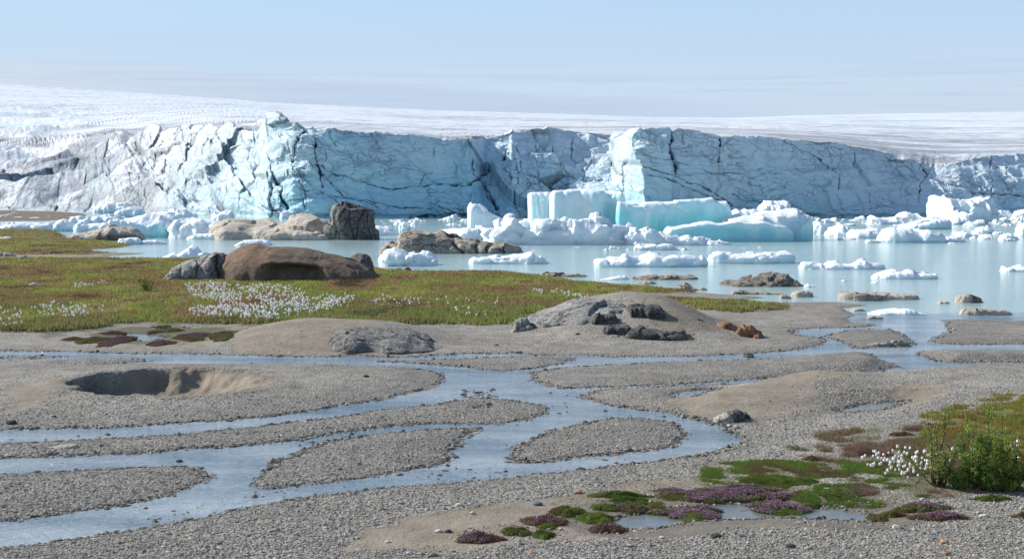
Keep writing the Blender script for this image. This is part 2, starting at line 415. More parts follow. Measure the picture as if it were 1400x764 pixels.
MOSSY = [W(q) for q in ([(85, 461), (110, 455), (160, 449), (260, 446), (330, 448), (345, 452), (300, 462), (230, 472), (120, 471)],
  [(150, 430), (160, 400), (240, 398), (270, 412), (250, 438), (200, 442)])]
PITX, PITY = P(232, 529)

def bump(X, Y, px, row, rx, ry, h, p=2.0, skew=0.0):
    cx, cy = P(px, row)
    u = (X - cx) / rx; v = (Y - cy) / ry + skew * u
    r = (np.abs(u) ** p + np.abs(v) ** p) ** (1 / p)
    return h * (1 - sstep(0, 1, r))

def union(polys, X, Y, m=12.0):
    d = np.full(X.shape, m)
    for q in polys: d = np.minimum(d, sdf(q, X, Y, m))
    return d

def terrain(X, Y):
    sc = np.clip(Y / 40, .5, 6)
    dr = sdf(R_RIVER, X, Y)
    di = union(ISLANDS, X, Y)
    dl = np.maximum(sdf(LAKE, X, Y, 40.0), -union(LAKE_ISL, X, Y))
    dp = union(POOLS, X, Y, 4.0)
    dr = np.maximum(dr, -di)
    w = np.minimum(dr, dl)
    wob = .28 * sc * fbm2(X * .45 / sc, Y * .3 / sc, 4, 3) + .10 * fbm2(X * 2.2, Y * 2.2, 3, 9)
    pit0 = ((X - PITX) / 3.9) ** 2 + ((Y - PITY) / 3.6) ** 2 < 1
    w = np.minimum(w + wob, (dp + .12 * fbm2(X * 2.5, Y * 2.5, 3, 5)) * 1.0 + .02)
    g = union(GRASS, X, Y)
    gmask = sstep(.6, -.6, g + .8 * fbm2(X * .5, Y * .5, 4, 21))
    z = np.where(w > 0, .075 * (1 - np.exp(-w / .55)) + .035 * (1 - np.exp(-w / 3.0)), np.maximum(w * .12, -.4) - .004)
    land = sstep(0, 1.2, w)
    z += land * (.02 * fbm2(X * .35, Y * .35, 4, 31) + .006 * fbm2(X * 3, Y * 3, 3, 33))
    z += land * gmask * (.10 + .07 * fbm2(X * .8, Y * .8, 3, 35))
    # mounds, in metres above the plain
    z += land * bump(X, Y, 430, 462, 4.8, 6.8, .70, 2.2)
    z += land * bump(X, Y, 545, 464, 2.9, 5.0, .40, 2.4)
    z += land * bump(X, Y, 835, 445, 4.9, 10.0, 1.28, 2.3)
    z += land * bump(X, Y, 925, 450, 3.6, 8.0, .62, 2.0)
    z += land * bump(X, Y, 1010, 547, 3.2, 3.6, .22, 2.0)
    z += land * bump(X, Y, 1110, 529, 2.8, 3.4, .26, 2.0)
    z += land * bump(X, Y, 130, 507, 7, 9, .12) + land * bump(X, Y, 420, 512, 7, 7, .10)
    z += land * bump(X, Y, 1330, 520, 10, 14, .25) + land * bump(X, Y, 1250, 610, 2.2, 5.0, .12)
    # the collapsed hollow in the gravel bar: steep wall on one side, a sandy ramp on the other
    u = (X - PITX) / 3.35; v = (Y - PITY) / 3.0 + .10 * u
    u = u + .12 * fbm2(X * 1.1, Y * 1.1, 4, 41, .6); v = v + .16 * fbm2(X * 1.2, Y * 1.2, 3, 42)
    r = np.sqrt(u * u + v * v)
    cut = (1 - sstep(.55, 1.0, r)) * (1 - .72 * sstep(-.25, .95, u))
    steep = 1 - sstep(.80, .93, r)
    uu = sstep(-.55, .25, u)
    z -= .64 * (steep * (1 - uu) + cut * uu * 1.25) * np.where(r < 1.2, 1, 0)
    z += .06 * np.exp(-((r - 1.05) / .12) ** 2) * land
    pitm = (1 - sstep(.80, 1.02, r))
    z += pitm * .05 * fbm2(X * 3, Y * 3, 3, 44)
    return z, w, gmask, pitm, u, r, g

# ---- polar-ish grid of the plain
ya = [3.0]
while ya[-1] < 640:
    yy = ya[-1]; ya.append(yy + max(.045 * (yy / 22) ** 1.25, .30 * (yy < 20), .02))
YS = A(ya)
TA = np.concatenate([-np.geomspace(4.0, .46, 26)[:-1], np.linspace(-.46, .46, 960), np.geomspace(.46, 4.0, 26)[1:]])
GX = (YS[:, None] + 6) * TA[None, :]; GY = np.repeat(YS[:, None], len(TA), 1)
GZ, GW, GG, GPIT, GU, GR, GGD = terrain(GX, GY)

def lookup(arr, X, Y):
    fy = np.interp(Y, YS, np.arange(len(YS))); fx = np.interp(A(X) / (A(Y) + 6), TA, np.arange(len(TA)))
    i = np.clip(fy.astype(int), 0, len(YS) - 2); j = np.clip(fx.astype(int), 0, len(TA) - 2)
    a, b = fy - i, fx - j
    return (arr[i, j] * (1 - a) * (1 - b) + arr[i + 1, j] * a * (1 - b) + arr[i, j + 1] * (1 - a) * b + arr[i + 1, j + 1] * a * b)

def gz(X, Y): return lookup(GZ, A(X, float), A(Y, float))

def on_ground(px, row):
    """ground point under a photo position, on the real relief"""
    z = .08
    for _ in range(12):
        X, Y = P(px, row, z)
        z = .5 * z + .5 * np.maximum(gz(X, Y), 0)
    return X, Y, z

def build_ground():
    sand = np.zeros_like(GX); 
    ds = union(SANDS, GX, GY, 6.0)
    sand = sstep(.9, -.9, ds + .9 * fbm2(GX * .6, GY * .6, 4, 51))
    stripe = sstep(.45, .75, fbm2(GX * .22, GY * .5, 4, 55)) * .5
    sand = np.maximum(sand, stripe * (GW > .5))
    sand = np.maximum(sand, GPIT * sstep(-.85, -.45, GU))
    wet = np.where(GW < 0, 1, np.exp(-np.maximum(GW, 0) / .35)) * (1 - .6 * GG)
    farw = sstep(.1, -.5, sdf(POOLS[0], GX, GY, 3) - .9 - .4 * fbm2(GX * 1.2, GY * 1.2, 3, 56))
    bar = sstep(4.5, .5, GW) * (sdf(R_RIVER, GX, GY, 8) < 0) * (GY > 24)
    wet = np.maximum(wet, .55 * bar * (1 - GG) + 0 * GX)
    wet = np.maximum(wet, .75 * farw); sand = np.maximum(sand, farw)
    wet = wet * (1 - GPIT)
    dark = GPIT * (1 - sstep(-.85, -.45, GU + .25 * fbm2(GX, GY, 3, 57))) * .8  # shade under the steep wall of the hollow, painted dark
    far = sstep(90, 130, GY) * sstep(-20, -35, GX) * (1 - GG)
    brown = sstep(.5, -.2, union([W([(-900, 285), (60, 288), (112, 292), (118, 298), (60, 302), (0, 302.5), (-900, 303)])], GX, GY) ) * .9
    rim = np.exp(-((GR - .95) / .07) ** 2) * (GU > -.2)
    brown = np.maximum(brown, rim * .5)
    global GSAND
    GSAND = sand
    dmo = union(MOSSY + TURF + HEATH, GX, GY, 5)
    moss = sstep(.3, -.4, dmo + .8 * fbm2(GX * 1.1, GY * 1.1, 4, 58)) * .85
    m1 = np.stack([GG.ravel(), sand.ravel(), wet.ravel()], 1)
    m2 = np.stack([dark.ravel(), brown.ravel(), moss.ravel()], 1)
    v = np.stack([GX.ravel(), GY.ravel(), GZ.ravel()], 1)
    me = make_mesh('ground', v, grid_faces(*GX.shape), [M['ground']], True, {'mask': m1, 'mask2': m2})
    link('ground', me, kind='structure')
    # water sheets where the plain dips below the water level
    F_ = grid_faces(*GX.shape)
    zc = GZ.ravel()[F_].min(1); pitf = GPIT.ravel()[F_].max(1); wf = GW.ravel()[F_].min(1)
    cx = GX.ravel()[F_].mean(1); cy = GY.ravel()[F_].mean(1)
    need = (zc < .004) & (pitf < .01) & (wf < .05) & (cy > 12)
    pool = union(POOLS, cx, cy, 1.5) < .9
    river = (sdf(R_RIVER, cx, cy, 5) < .6) & (cy < yat(427.5)) | (cy < yat(445))
    for nm, sel, mt in (('pool', need & pool, M['pool']), ('river', need & river & ~pool, M['river']), ('lake', need & ~river & ~pool, M['lake'])):
        f = F_[sel]; u, inv = np.unique(f.ravel(), return_inverse=True)
        vv = v[u].copy(); vv[:, 2] = 0.0
        link(nm, make_mesh(nm, vv, inv.reshape(f.shape), [mt]), kind='structure')
build_ground()

# ---------------------------------------------------------------- the glacier: calving front and ice sheet
def pl(x, pts):
    a = A(pts, float); return np.interp(x, a[:, 0], a[:, 1])

CRACKS = [  # polylines along the front (position, height as on the photo), half width, strength
 ([(433,191),(434.5,214),(438,234),(441,254)],2.2,1),([(438,234),(470,267),(490,273),(516,283)],1.1,.9),([(441,227),(467,240),(503,250),(536,260),(562,254),(608,250),(634,247)],1.1,.9),
 ([(647,211),(647,234),(657,247),(667,260),(677,280)],2.6,1),([(667,231),(654,244),(634,250),(612,249)],2.8,1),([(575,250),(582,237),(592,232)],1,.8),
 ([(359,205),(366,221),(369,237),(382,254),(382,267),(390,280)],2.4,1),([(395,198),(398,221),(394,240)],1.8,.9),([(418,183),(405,204),(398,221)],2.4,1),
 ([(323,250),(340,273),(362,286),(382,290)],1.5,.9),([(385,250),(415,260),(451,267),(490,273),(549,283),(598,286),(634,283)],.9,.7),
 ([(400,227),(412,240),(413,267),(418,283)],1.2,.8),([(454,182),(460,204)],.8,.7),([(446,204),(447,224)],.9,.8),([(516,185),(514,201)],.7,.6),([(567,188),(567,204)],.7,.6),([(593,199),(593,217)],.8,.7),([(637,195),(635,211)],.8,.8),
 ([(692,205),(689,221),(663,231),(646,247)],2.0,1),([(663,247),(664,267),(676,280)],2.2,1),([(707,231),(709,254),(704,273),(700,260),(689,237)],1.3,.9),
 ([(856,221),(857,244),(853,267),(856,282)],2.8,1),([(767,214),(771,240)],1.1,.8),([(753,243),(758,254)],1.2,.8),([(784,205),(786,190)],1.,.7),
 ([(787,185),(785,208),(803,227),(823,201)],.8,.6),([(916,178),(913,208),(923,224),(923,237)],2.1,1),([(981,188),(979,221)],1.6,.95),([(931,181),(932,198)],.8,.7),
 ([(869,227),(911,237),(960,254),(1000,280)],1.3,.85),([(888,240),(928,250),(967,267),(1000,285)],1.3,.8),([(918,247),(951,260),(1000,290)],1.0,.7),([(879,211),(918,217),(974,239),(1000,234)],.8,.6),
 ([(716,244),(758,247),(797,244),(836,250)],1.2,.7),([(1000,267),(1033,276),(1082,290),(1131,293)],1.0,.8),([(1000,281),(1040,284),(1080,292)],.8,.7),
 ([(1088,204),(1114,211),(1134,221),(1134,231),(1146,240),(1147,257)],1.2,.9),([(1065,191),(1082,200),(1095,208)],1.2,.8),([(1149,198),(1149,221)],.9,.8),([(1170,204),(1172,231),(1180,234)],1,.8),
 ([(1144,286),(1183,284),(1200,286)],1.1,.9),([(1200,286),(1209,272)],.8,.8),([(1196,280),(1230,286)],.9,.8),([(1229,227),(1242,244)],1.1,.8),([(1258,221),(1272,237),(1258,257),(1257,277)],1.4,.9),
 ([(1278,250),(1311,258),(1353,264),(1400,268),(1460,270)],1.5,.9),([(1278,243),(1320,247),(1350,258)],.8,.6),([(1365,214),(1363,244),(1363,267),(1353,277)],1.1,.85),([(1376,240),(1388,257)],1,.8),([(1388,230),(1386,244)],.8,.7),
 ([(131,221),(141,254),(157,273)],1.4,.9),([(124,227),(144,217),(183,217),(216,227)],1.1,.9),([(98,211),(131,214)],1.5,.8),([(88,230),(124,237),(131,247)],1.2,.8),([(180,198),(190,221),(209,230)],1.,.8),
 ([(206,254),(258,234),(278,211),(294,178)],1.4,.9),([(196,260),(229,260),(242,273)],1.1,.8),([(213,198),(209,217)],.9,.8),([(268,260),(301,250),(306,237)],1.2,.8),([(304,243),(307,273)],1.2,.8),
 ([(0,247),(65,250),(98,253)],2.0,.8),([(-40,258),(30,262),(90,264)],1.4,.7),([(147,214),(163,204),(183,204)],1,.7),([(39,217),(52,227),(75,230)],1.4,.8),([(242,175),(239,196)],1.2,.8),([(318,168),(323,186),(317,199)],1.6,.8),
 ([(345,175),(335,196),(332,215)],1.5,.7),([(480,215),(540,228),(580,235),(600,252)],.6,.5),([(450,205),(520,222),(560,225)],.5,.4),([(1000,236),(1060,238),(1110,236)],.6,.5),([(1010,228),(1040,231)],.5,.4),([(1090,252),(1140,254)],.5,.5),
 ([(1188,262),(1192,282)],.7,.6),([(1070,230),(1110,228)],.6,.5),([(560,297),(610,290),(680,288)],2.2,.9),([(600,283),(640,293),(690,296)],1.6,.9),([(700,200),(715,222),(712,240)],1.1,.8),([(734,195),(741,215),(747,228)],1.,.7),
 ([(757,190),(762,205)],1,.7),([(806,225),(800,245)],1.1,.8),([(838,205),(842,232),(835,252)],1.1,.8),([(560,262),(640,262),(690,266)],.7,.6),([(390,225),(420,250),(440,262),(470,285)],.8,.7)]

def build_glacier():
    cols = np.concatenate([np.linspace(-1000, -40, 160)[:-1], np.linspace(-40, 1440, 1560), np.linspace(1440, 2500, 160)[1:]])
    rb = pl(cols, [(-1000, 283), (-200, 286), (0, 288), (100, 290), (200, 292), (300, 296), (360, 298.5), (1400, 297.5), (2500, 297)])
    rt = pl(cols, [(-1000, 218), (0, 222), (60, 225), (110, 222), (150, 208), (185, 190), (208, 178), (225, 178), (250, 172), (285, 168), (296, 176), (306, 166), (318, 172), (326, 163), (345, 160), (362, 162), (375, 159), (386, 165), (400, 167), (418, 176), (428, 174), (436, 178), (460, 178), (500, 181), (560, 184), (590, 187), (605, 192), (630, 190), (660, 189),
      (690, 181), (700, 176), (730, 174), (750, 171), (765, 173), (785, 177), (810, 178), (830, 181), (848, 182), (856, 179), (870, 177), (885, 176), (912, 175), (918, 180), (924, 175.5), (945, 179), (975, 185), (983, 188), (1000, 187), (1050, 188), (1082, 192), (1131, 193), (1170, 200), (1203, 205), (1229, 217), (1262, 224), (1275, 230), (1304, 226), (1327, 218), (1360, 213), (1400, 210), (2500, 205)])
    rt = rt + np.where(cols > 420, 1.0, .5) * (1.5 * noise2(cols * .07, cols * 0 + .5, 151) + 1.1 * noise2(cols * .21, cols * 0 + .5, 152))
    rh = pl(cols, [(-1000, 95), (-300, 106), (0, 115), (100, 121), (250, 131), (400, 142), (600, 151), (800, 157), (900, 160.5), (1000, 161), (1100, 158), (1250, 155), (1400, 153), (2500, 146)])
    setb = pl(cols, [(-1000, 190), (0, 170), (120, 150), (170, 110), (250, 60), (310, 32), (350, 20), (400, 10), (440, 7), (600, 6), (660, 18), (720, 26), (840, 28), (862, 8), (900, 6), (1060, 6), (1150, 10), (1220, 13), (1290, 13), (1360, 13), (1500, 13), (2500, 20)])
    fwd_pts = [(-1000, 0), (250, 0), (300, 6), (340, 8), (365, 4), (400, 0), (430, -2), (600, 0), (645, 2), (660, 12), (700, 9), (720, 12), (800, 14), (848, 13), (874, -4), (915, -5), (920, -3), (980, -4), (1050, -3), (1150, 0), (1200, 1), (1240, 2), (1300, 2.5), (1400, 7), (1500, 11), (2500, 45)]
    brk = pl(cols, [(-1000, .7), (100, .7), (150, .9), (300, 1.0), (410, 1.0), (440, .35), (500, .14), (610, .18), (650, .8), (700, 1), (872, .9), (892, .16), (1070, .14), (1100, .35), (1150, .45), (1250, .38), (1300, .18), (2500, .2)])
    n1, n2 = 190, 230
    t1 = np.linspace(0, 1, n1)
    Yb = yat(rb) - 0
    Yt = Yb + setb
    rows, Ys = [], []
    for t in t1:
        steep = t ** 1.15
        rows.append(rb + (rt - rb) * t); Ys.append(Yb + (Yt - Yb) * steep)
    Yfar = 3600.0
    wide = pl(cols, [(-1000, 208), (0, 212), (120, 210), (200, 198), (300, 186), (400, 184), (500, 185), (650, 187), (800, 182), (950, 182), (1100, 193), (1200, 205), (1300, 213), (1400, 211), (2500, 206)])
    kx = cols.copy(); wide = np.mean([np.interp(kx + q, kx, wide) for q in np.linspace(-70, 70, 15)], 0)
    Yts = np.mean([np.interp(kx + q, kx, Yt) for q in np.linspace(-70, 70, 15)], 0)
    for s in np.linspace(0, 1, n2 + 1)[1:]:
        Y = Yt * (Yfar / Yt) ** (s ** 1.25)
        g = (1 - Yts / np.maximum(Y, Yts)) / (1 - Yts / Yfar)
        rows.append(wide + (rh - wide) * g + (rt - wide) * np.exp(-(Y - Yt) / 9.0)); Ys.append(Y)
    # back side of the ice sheet falls away out of sight
    rows.append(rh + 6); Ys.append(np.full_like(cols, 4200.0))
    RW = A(rows); YY = A(Ys); PX = np.repeat(cols[None, :], len(rows), 0)
    T = np.zeros_like(RW); T[:n1] = t1[:, None]; T[n1:] = 1
    ZZ = zat(RW, YY)
    XX = xat(PX, YY, ZZ)
    plateau = np.zeros_like(RW); plateau[n1:] = 1
    S = np.zeros_like(RW); S[n1:-1] = np.linspace(0, 1, n2 + 1)[1:, None]; S[-1] = 1
    # ---- relief of the front
    B = brk[None, :] * np.ones_like(RW)
    fade = np.where(plateau > 0, np.exp(-(YY - Yt[None, :]) / 9.0), 1.0)                        # relief dies out behind the lip
    lean = XX + (ZZ) * .55                                  # crevasses lean
    wx = fbm2(XX * .05, ZZ * .08, 3, 61) * 5
    back = plateau * (YY - Yt[None, :])
    f1, e1 = facet2((lean + wx) / 17.0, (ZZ * 1.0 + wx * .5) / 15.0 + YY * .004 + back / 30, 71)
    f2, e2 = facet2((lean - wx) / 6.5, ZZ / 6.0 + YY * .02 + back / 12, 77)
    f3, e3 = facet2(lean / 2.6, ZZ / 2.4 + YY * .05 + back / 5, 83)
    ns = sstep(-.35, .45, fbm2(XX * .03, ZZ * .05, 3, 119))
    sl0 = 1 - .68 * sstep(250, 130, PX)
    disp = B * sl0 * 1.05 * (3.6 * f1 + (.25 + 1.1 * ns) * f2 + (.1 + .4 * ns) * f3) + (1 - B) * (.55 * f2 + .22 * f3 + .9 * noise2(XX * .10 + ZZ * .02, ZZ * .02, 153) + .35 * noise2(XX * .45, ZZ * .07, 154))
    disp += fbm2(XX * .12, ZZ * .30, 4, 91) * (.8 + 1.4 * B)
    disp += .22 * (1 - np.abs(noise2(XX * .05 + ZZ * .1, ZZ * 1.3, 95))) * (1 - B)
    # rolling, ice-worn slope at the low end: long rounded folds
    slope = sstep(250, 150, PX)
    roll = fbm2(XX * .028 + YY * .01, YY * .04 - XX * .008, 2, 97); fold = np.abs(fbm2(XX * .02 + YY * .012, YY * .04, 2, 99))
    # ---- seracs
    tower = np.exp(-((PX - 375) / 60) ** 2)
    rid = 1 - np.abs(((lean + 6 * fbm2(XX * .05, ZZ * .05, 2, 101)) / 8.5 + 100) % 2 - 1)
    disp += tower * T * 3.5 * (rid - .5)
    # ---- cracks
    wpx = 4.5 * fbm2(PX * .06, RW * .08, 5, 103, .6); wpy = 3.6 * fbm2(PX * .05, RW * .09, 5, 105, .6)
    qx = PX + wpx; qy = RW + wpy
    lk = .75 - .22 * np.exp(-((PX - 372) / 45) ** 2)
    liptop = 1 - lk * sstep(.8, 1.0, T) * (1 - plateau) - lk * plateau
    dirt = np.zeros_like(RW); gro = np.zeros_like(RW)
    wv = np.clip(.46 + 1.1 * fbm2(PX * .10, RW * .16, 3, 107), .28, 1.4)
    for pts, w, st in CRACKS:
        for (ax, ay), (bx, by) in zip(pts[:-1], pts[1:]):
            c0, c1 = np.searchsorted(cols, [min(ax, bx) - 12, max(ax, bx) + 12]); sl = (slice(0, n1 + 30), slice(c0, c1))
            x, y = qx[sl], qy[sl]; ex, ey = bx - ax, by - ay
            t = np.clip(((x - ax) * ex + (y - ay) * ey) / (ex * ex + ey * ey), 0, 1)
            d = np.hypot(x - ax - t * ex, y - ay - t * ey) / (w * wv[sl])
            g = np.exp(-d ** 2) * fade[sl]
            dirt[sl] = np.maximum(dirt[sl], st * g); gro[sl] = np.maximum(gro[sl], g * w * np.minimum(wv[sl], 1))
    edge_dirt = np.exp(-(e1 / .05) ** 2) * B * .7 + np.exp(-(e2 / .05) ** 2) * B * .38
    edge_dirt *= sstep(-.25, .35, fbm2(XX * .05, ZZ * .07, 3, 109)) * (1 - plateau)
    # fine nearly level layer lines in the smooth walls
    lay = noise2(XX * .012 + 3, (ZZ + 2.5 * noise2(XX * .02, ZZ * .03, 111)) * 1.15, 112)
    lay2 = np.exp(-(np.abs(lay) / .035) ** 2) * sstep(0, .5, fbm2(XX * .03, ZZ * .25, 3, 113)) * .5
    # groups of vertical hair cracks near the lip
    vc = np.exp(-(np.abs(noise2(XX * .23 + .2 * ZZ, ZZ * .03, 115)) / .04) ** 2) * sstep(.5, 1, T) * (plateau < .5) * sstep(0, .3, fbm2(XX * .06, ZZ * 0, 2, 116)) * .45
    disp -= .7 * gro + .9 * (edge_dirt > .25) * edge_dirt
    bend = 17 * fbm2(ZZ * .16 + 3, XX * 0 + .5, 3, 117) + 5 * np.sin((RW - 180) * .045)
    fwd = pl(PX + bend * np.exp(-((PX - 862) / 60) ** 2), fwd_pts)
    fwd = np.where(fwd < 0, fwd * (1 - .45 * sstep(225, 265, RW)), fwd * (1 - .35 * sstep(225, 265, RW) * (PX > 780)))
    off = fwd * np.exp(-np.maximum(YY - Yt[None, :], 0) / 14.0)
    # undisplaced normals in the Y-Z plane
    dY = np.gradient(YY, axis=0); dZ = np.gradient(ZZ, axis=0); L = np.hypot(dY, dZ) + 1e-9
    ny, nz = -dZ / L, dY / L
    base_in = sstep(0, .03, T)
    ampS = np.where(slope > 0, 1 - .35 * slope, 1)
    YY = YY + off + ny * disp * fade * ampS * (base_in * .7 + .3)
    ZZ = ZZ + nz * disp * fade * ampS * base_in * liptop
    # shallow wave-cut notch at the water line of the walls
    notch = np.exp(-(np.abs(T - .015) / .03) ** 2) * (1 - slope)
    YY = YY + notch * 1.2
    ridge = 1 - np.abs(fbm2(XX * .014 + 4, (YY + 22 * fbm2(XX * .02, YY * .02, 2, 161)) * .05, 2, 163)) * 2.6
    ZZ = ZZ + slope * np.clip(1 - S * 3, 0, 1) * base_in * (3.6 * roll + 2.6 * fold + 5.5 * np.clip(ridge, -.2, 1)) * sstep(0, .25, T + plateau)
    # ---- relief of the sheet behind: sastrugi, steps and crevasses, all in metres
    far = plateau * sstep(0, .04, S)
    lft = sstep(700, 100, PX)
    wav = fbm2(XX * .010, YY * .016, 5, 121, .6)
    med = fbm2(XX * .03 + YY * .012, YY * .035 - XX * .01, 3, 123, .45); sml = fbm2(XX * .07 - YY * .03, YY * .10 + XX * .02, 2, 129)
    near = np.clip(1 - (YY - 340) / 1500, 0, 1)
    ZZ = ZZ + far * (1.2 * med + .45 * sml + 2.2 * wav) * (.35 + .65 * lft) * (.3 + .7 * near) * sstep(0, .15, S)
    cre = np.exp(-(np.abs(fbm2(XX * .012 + 7, YY * .03, 4, 125)) / .035) ** 2) * sstep(-.1, .4, fbm2(XX * .01, YY * .006, 3, 127))
    steps = np.exp(-((RW - 180) / 26) ** 2) * sstep(330, 40, PX)
    cs = fbm2((XX + YY * .5) / 30 + 1.5 * fbm2(XX * .02, YY * .015, 3, 132), YY / 46.0 + XX / 90, 2, 131, .4) * 1.3
    ZZ = ZZ + steps * plateau * 3.2 * cs * sstep(0, .1, S)
    ZZ = ZZ - far * cre * 1.5 * near
    dirt = np.maximum(dirt, np.maximum(edge_dirt, np.maximum(lay2 * (1 - B) * (plateau < .5), vc)))
    vein = np.exp(-(np.abs(fbm2(XX * .03 + 3, YY * .06, 4, 167)) / .03) ** 2) * slope * np.clip(1 - S * 3, 0, 1)
    dirt = np.maximum(dirt, .65 * vein)
    dirt = np.maximum(dirt, .30 * cre * far)
    # ---- colour classes: clear blue ice with painted blue shade, crack dirt, dirt film
    fl = fbm2(XX * .03, ZZ * .06 + YY * .004, 4, 133)
    wall = (1 - plateau) * (1 - slope)
    blue = wall * (.50 + .35 * fl + .35 * (1 - T) * (T < .25) + .28 * np.exp(-((T - .3) / .3) ** 2)) * pl(PX, [(200, .35), (330, .8), (420, 1.15), (640, 1.2), (700, .7), (840, .6), (870, .8), (1100, .8), (1200, .6), (1400, .62)])
    blue = np.clip(blue, 0, 1)
    blue = np.where(wall > 0, blue * sstep(0, .03, 1.0 - T), blue)
    blue = np.maximum(blue, (1 - plateau) * slope * np.clip(.40 + .7 * fl + .7 * f1, 0, .95))  # blue shadows painted onto facets of the low slope
    blue = np.maximum(blue, steps * plateau * np.clip(-cs * 1.3, 0, .9))
    streak = fbm2(XX * .02 + YY * .01, YY * .10, 4, 135); pat = fbm2(XX * .006, YY * .010, 4, 137)
    fine_s = fbm2(XX * .05, YY * .22, 4, 139, .65)
    film = np.clip(.30 + 1.0 * streak + .8 * pat + 1.5 * fine_s, 0, 1) * plateau * (1 - .35 * sstep(.25, .8, S))
    rim = np.exp(-((RW - rt[None, :] + 4) / 5.0) ** 2) * plateau * sstep(1120, 1230, PX)
    film = np.maximum(film, rim * (.5 + .5 * streak))
    film = np.maximum(film, (1 - plateau) * (.72 * slope + .34 * brk[None, :] * (PX < 430) + .07) * np.clip(.62 + 1.2 * fl + .6 * f1, 0, 1.4))
    foot = sstep(.28, .0, T) * sstep(330, 200, PX)
    film = np.clip(np.maximum(film, foot * (.6 + .5 * fl)), 0, 1)
    film = np.maximum(film, slope * np.clip(1 - S * 3, 0, 1) * np.clip(.62 + 1.5 * fbm2(XX * .02, YY * .05, 5, 165, .6), 0, 1))
    blue = np.maximum(blue, plateau * .8 * np.clip(fbm2(XX * .03 + 9, YY * .05, 4, 141) * 1.8 - .35, 0, .6) * (S < .8))
    ice = np.stack([blue.ravel(), np.clip(dirt, 0, 1).ravel(), film.ravel()], 1)
    ZZ[0] -= 1.0
    v = np.stack([XX.ravel(), YY.ravel(), ZZ.ravel()], 1)
    me = make_mesh('glacier', v, grid_faces(*XX.shape), [M['glacier']], True, {'ice': ice})
    o = link('glacier', me, kind='structure')
build_glacier()

# ---------------------------------------------------------------- rocks and ice: closed bodies lofted along their length
def loft(profile, yb, depth, n=2.4, zb=0.0, amp=.1, fq=1.0, fac=.15, ffq=.8, seed=1, nu=90, nv=46, ends=5.0, lean=0.0, near=None, undercut=0.0, blue=None, flat=0.0, top_n=None, clip_row=None):
    """profile: the skyline of the body (position, photo row) at its own ground distance. Returns (vertices relative to origin, faces, origin, u, v, zrel)."""
    pr = A(profile, float)
    z0 = zb
    Yf = float(yat(yb, z0)); Yc = Yf + depth * .5
    x0, x1 = pr[0, 0], pr[-1, 0]
    uu = (1 - np.cos(np.linspace(0, PI, nu))) / 2
    uu = .5 * uu + .5 * np.linspace(0, 1, nu)
    px = x0 + (x1 - x0) * uu
    row = np.interp(px, pr[:, 0], pr[:, 1])
    h = np.maximum(zat(row, Yc) - z0, .02)
    e = (1 - np.abs(2 * uu - 1) ** ends) ** (1 / 2.2)
    h = h * np.minimum(1, (1 - np.abs(2 * uu - 1) ** (24 if ends < 12 else 90)) ** .5)
    X = xat(px, Yc, z0)
    Xo = float((X[0] + X[-1]) / 2)
    ph = np.linspace(-.22, PI + .22, nv)
    c = np.cos(ph); s = np.sin(ph)
    cy = -np.sign(c) * np.abs(c) ** (2 / n); cz = np.sign(s) * np.abs(s) ** (2 / (top_n or n))
    cz = np.where(s < 0, s * 1.0, cz)
    dep = depth * .5 * e * (1 + .18 * fbm2(uu * 5, uu * 0 + seed, 3, seed + 3))
    Xg = np.repeat(X[None, :], nv, 0) - Xo
    Yg = cy[:, None] * dep[None, :] + depth * .5 - depth * .5
    Zg = np.where(cz[:, None] >= 0, cz[:, None] * h[None, :], cz[:, None] * min(1.2, .4 + .2 * depth))
    if undercut: Yg = Yg + undercut * np.exp(-(np.clip(Zg / (h[None, :] + 1e-6), 0, 1) / .18) ** 2) * (cy[:, None] < 0)
    if lean: Xg = Xg + lean * np.clip(Zg, 0, None)
    # displacement along the body's normals
    dx = np.stack(np.gradient(Xg), 0); dy = np.stack(np.gradient(Yg), 0); dz = np.stack(np.gradient(Zg), 0)
    nx = dy[0] * dz[1] - dz[0] * dy[1]; ny = dz[0] * dx[1] - dx[0] * dz[1]; nz = dx[0] * dy[1] - dy[0] * dx[1]
    L = np.sqrt(nx * nx + ny * ny + nz * nz) + 1e-9
    nx, ny, nz = nx / L, ny / L, nz / L
    mid = nz[nv // 2, nu // 2]
    if mid < 0: nx, ny, nz = -nx, -ny, -nz
    sx, sy, sz = Xg + Xo * .37, Yg + seed * 13.7, Zg
    warp = fbm3(sx * fq * .6, sy * fq * .6, sz * fq * .6, 2, seed + 40)
    f = facet3(sx * ffq + warp * .5, sy * ffq, sz * ffq * 1.2 - warp * .4, seed)
    d = amp * fbm3(sx * fq, sy * fq, sz * fq, 5, seed + 20, .55) + fac * f
    hm = np.clip(np.maximum(Zg, 0) / (.25 * np.max(h) + 1e-6), .25, 1)
    Xg = Xg + nx * d * hm; Yg = Yg + ny * d * hm; Zg = Zg + nz * d * hm
    v = np.stack([Xg.ravel(), Yg.ravel(), Zg.ravel()], 1)
    zrel = np.clip(Zg / np.maximum(h[None, :], .05), 0, 1.3)
    return v, grid_faces(nv, nu), (Xo, Yc, z0), np.repeat(uu[None, :], nv, 0), np.repeat(ph[:, None], nu, 1), zrel, d, nz

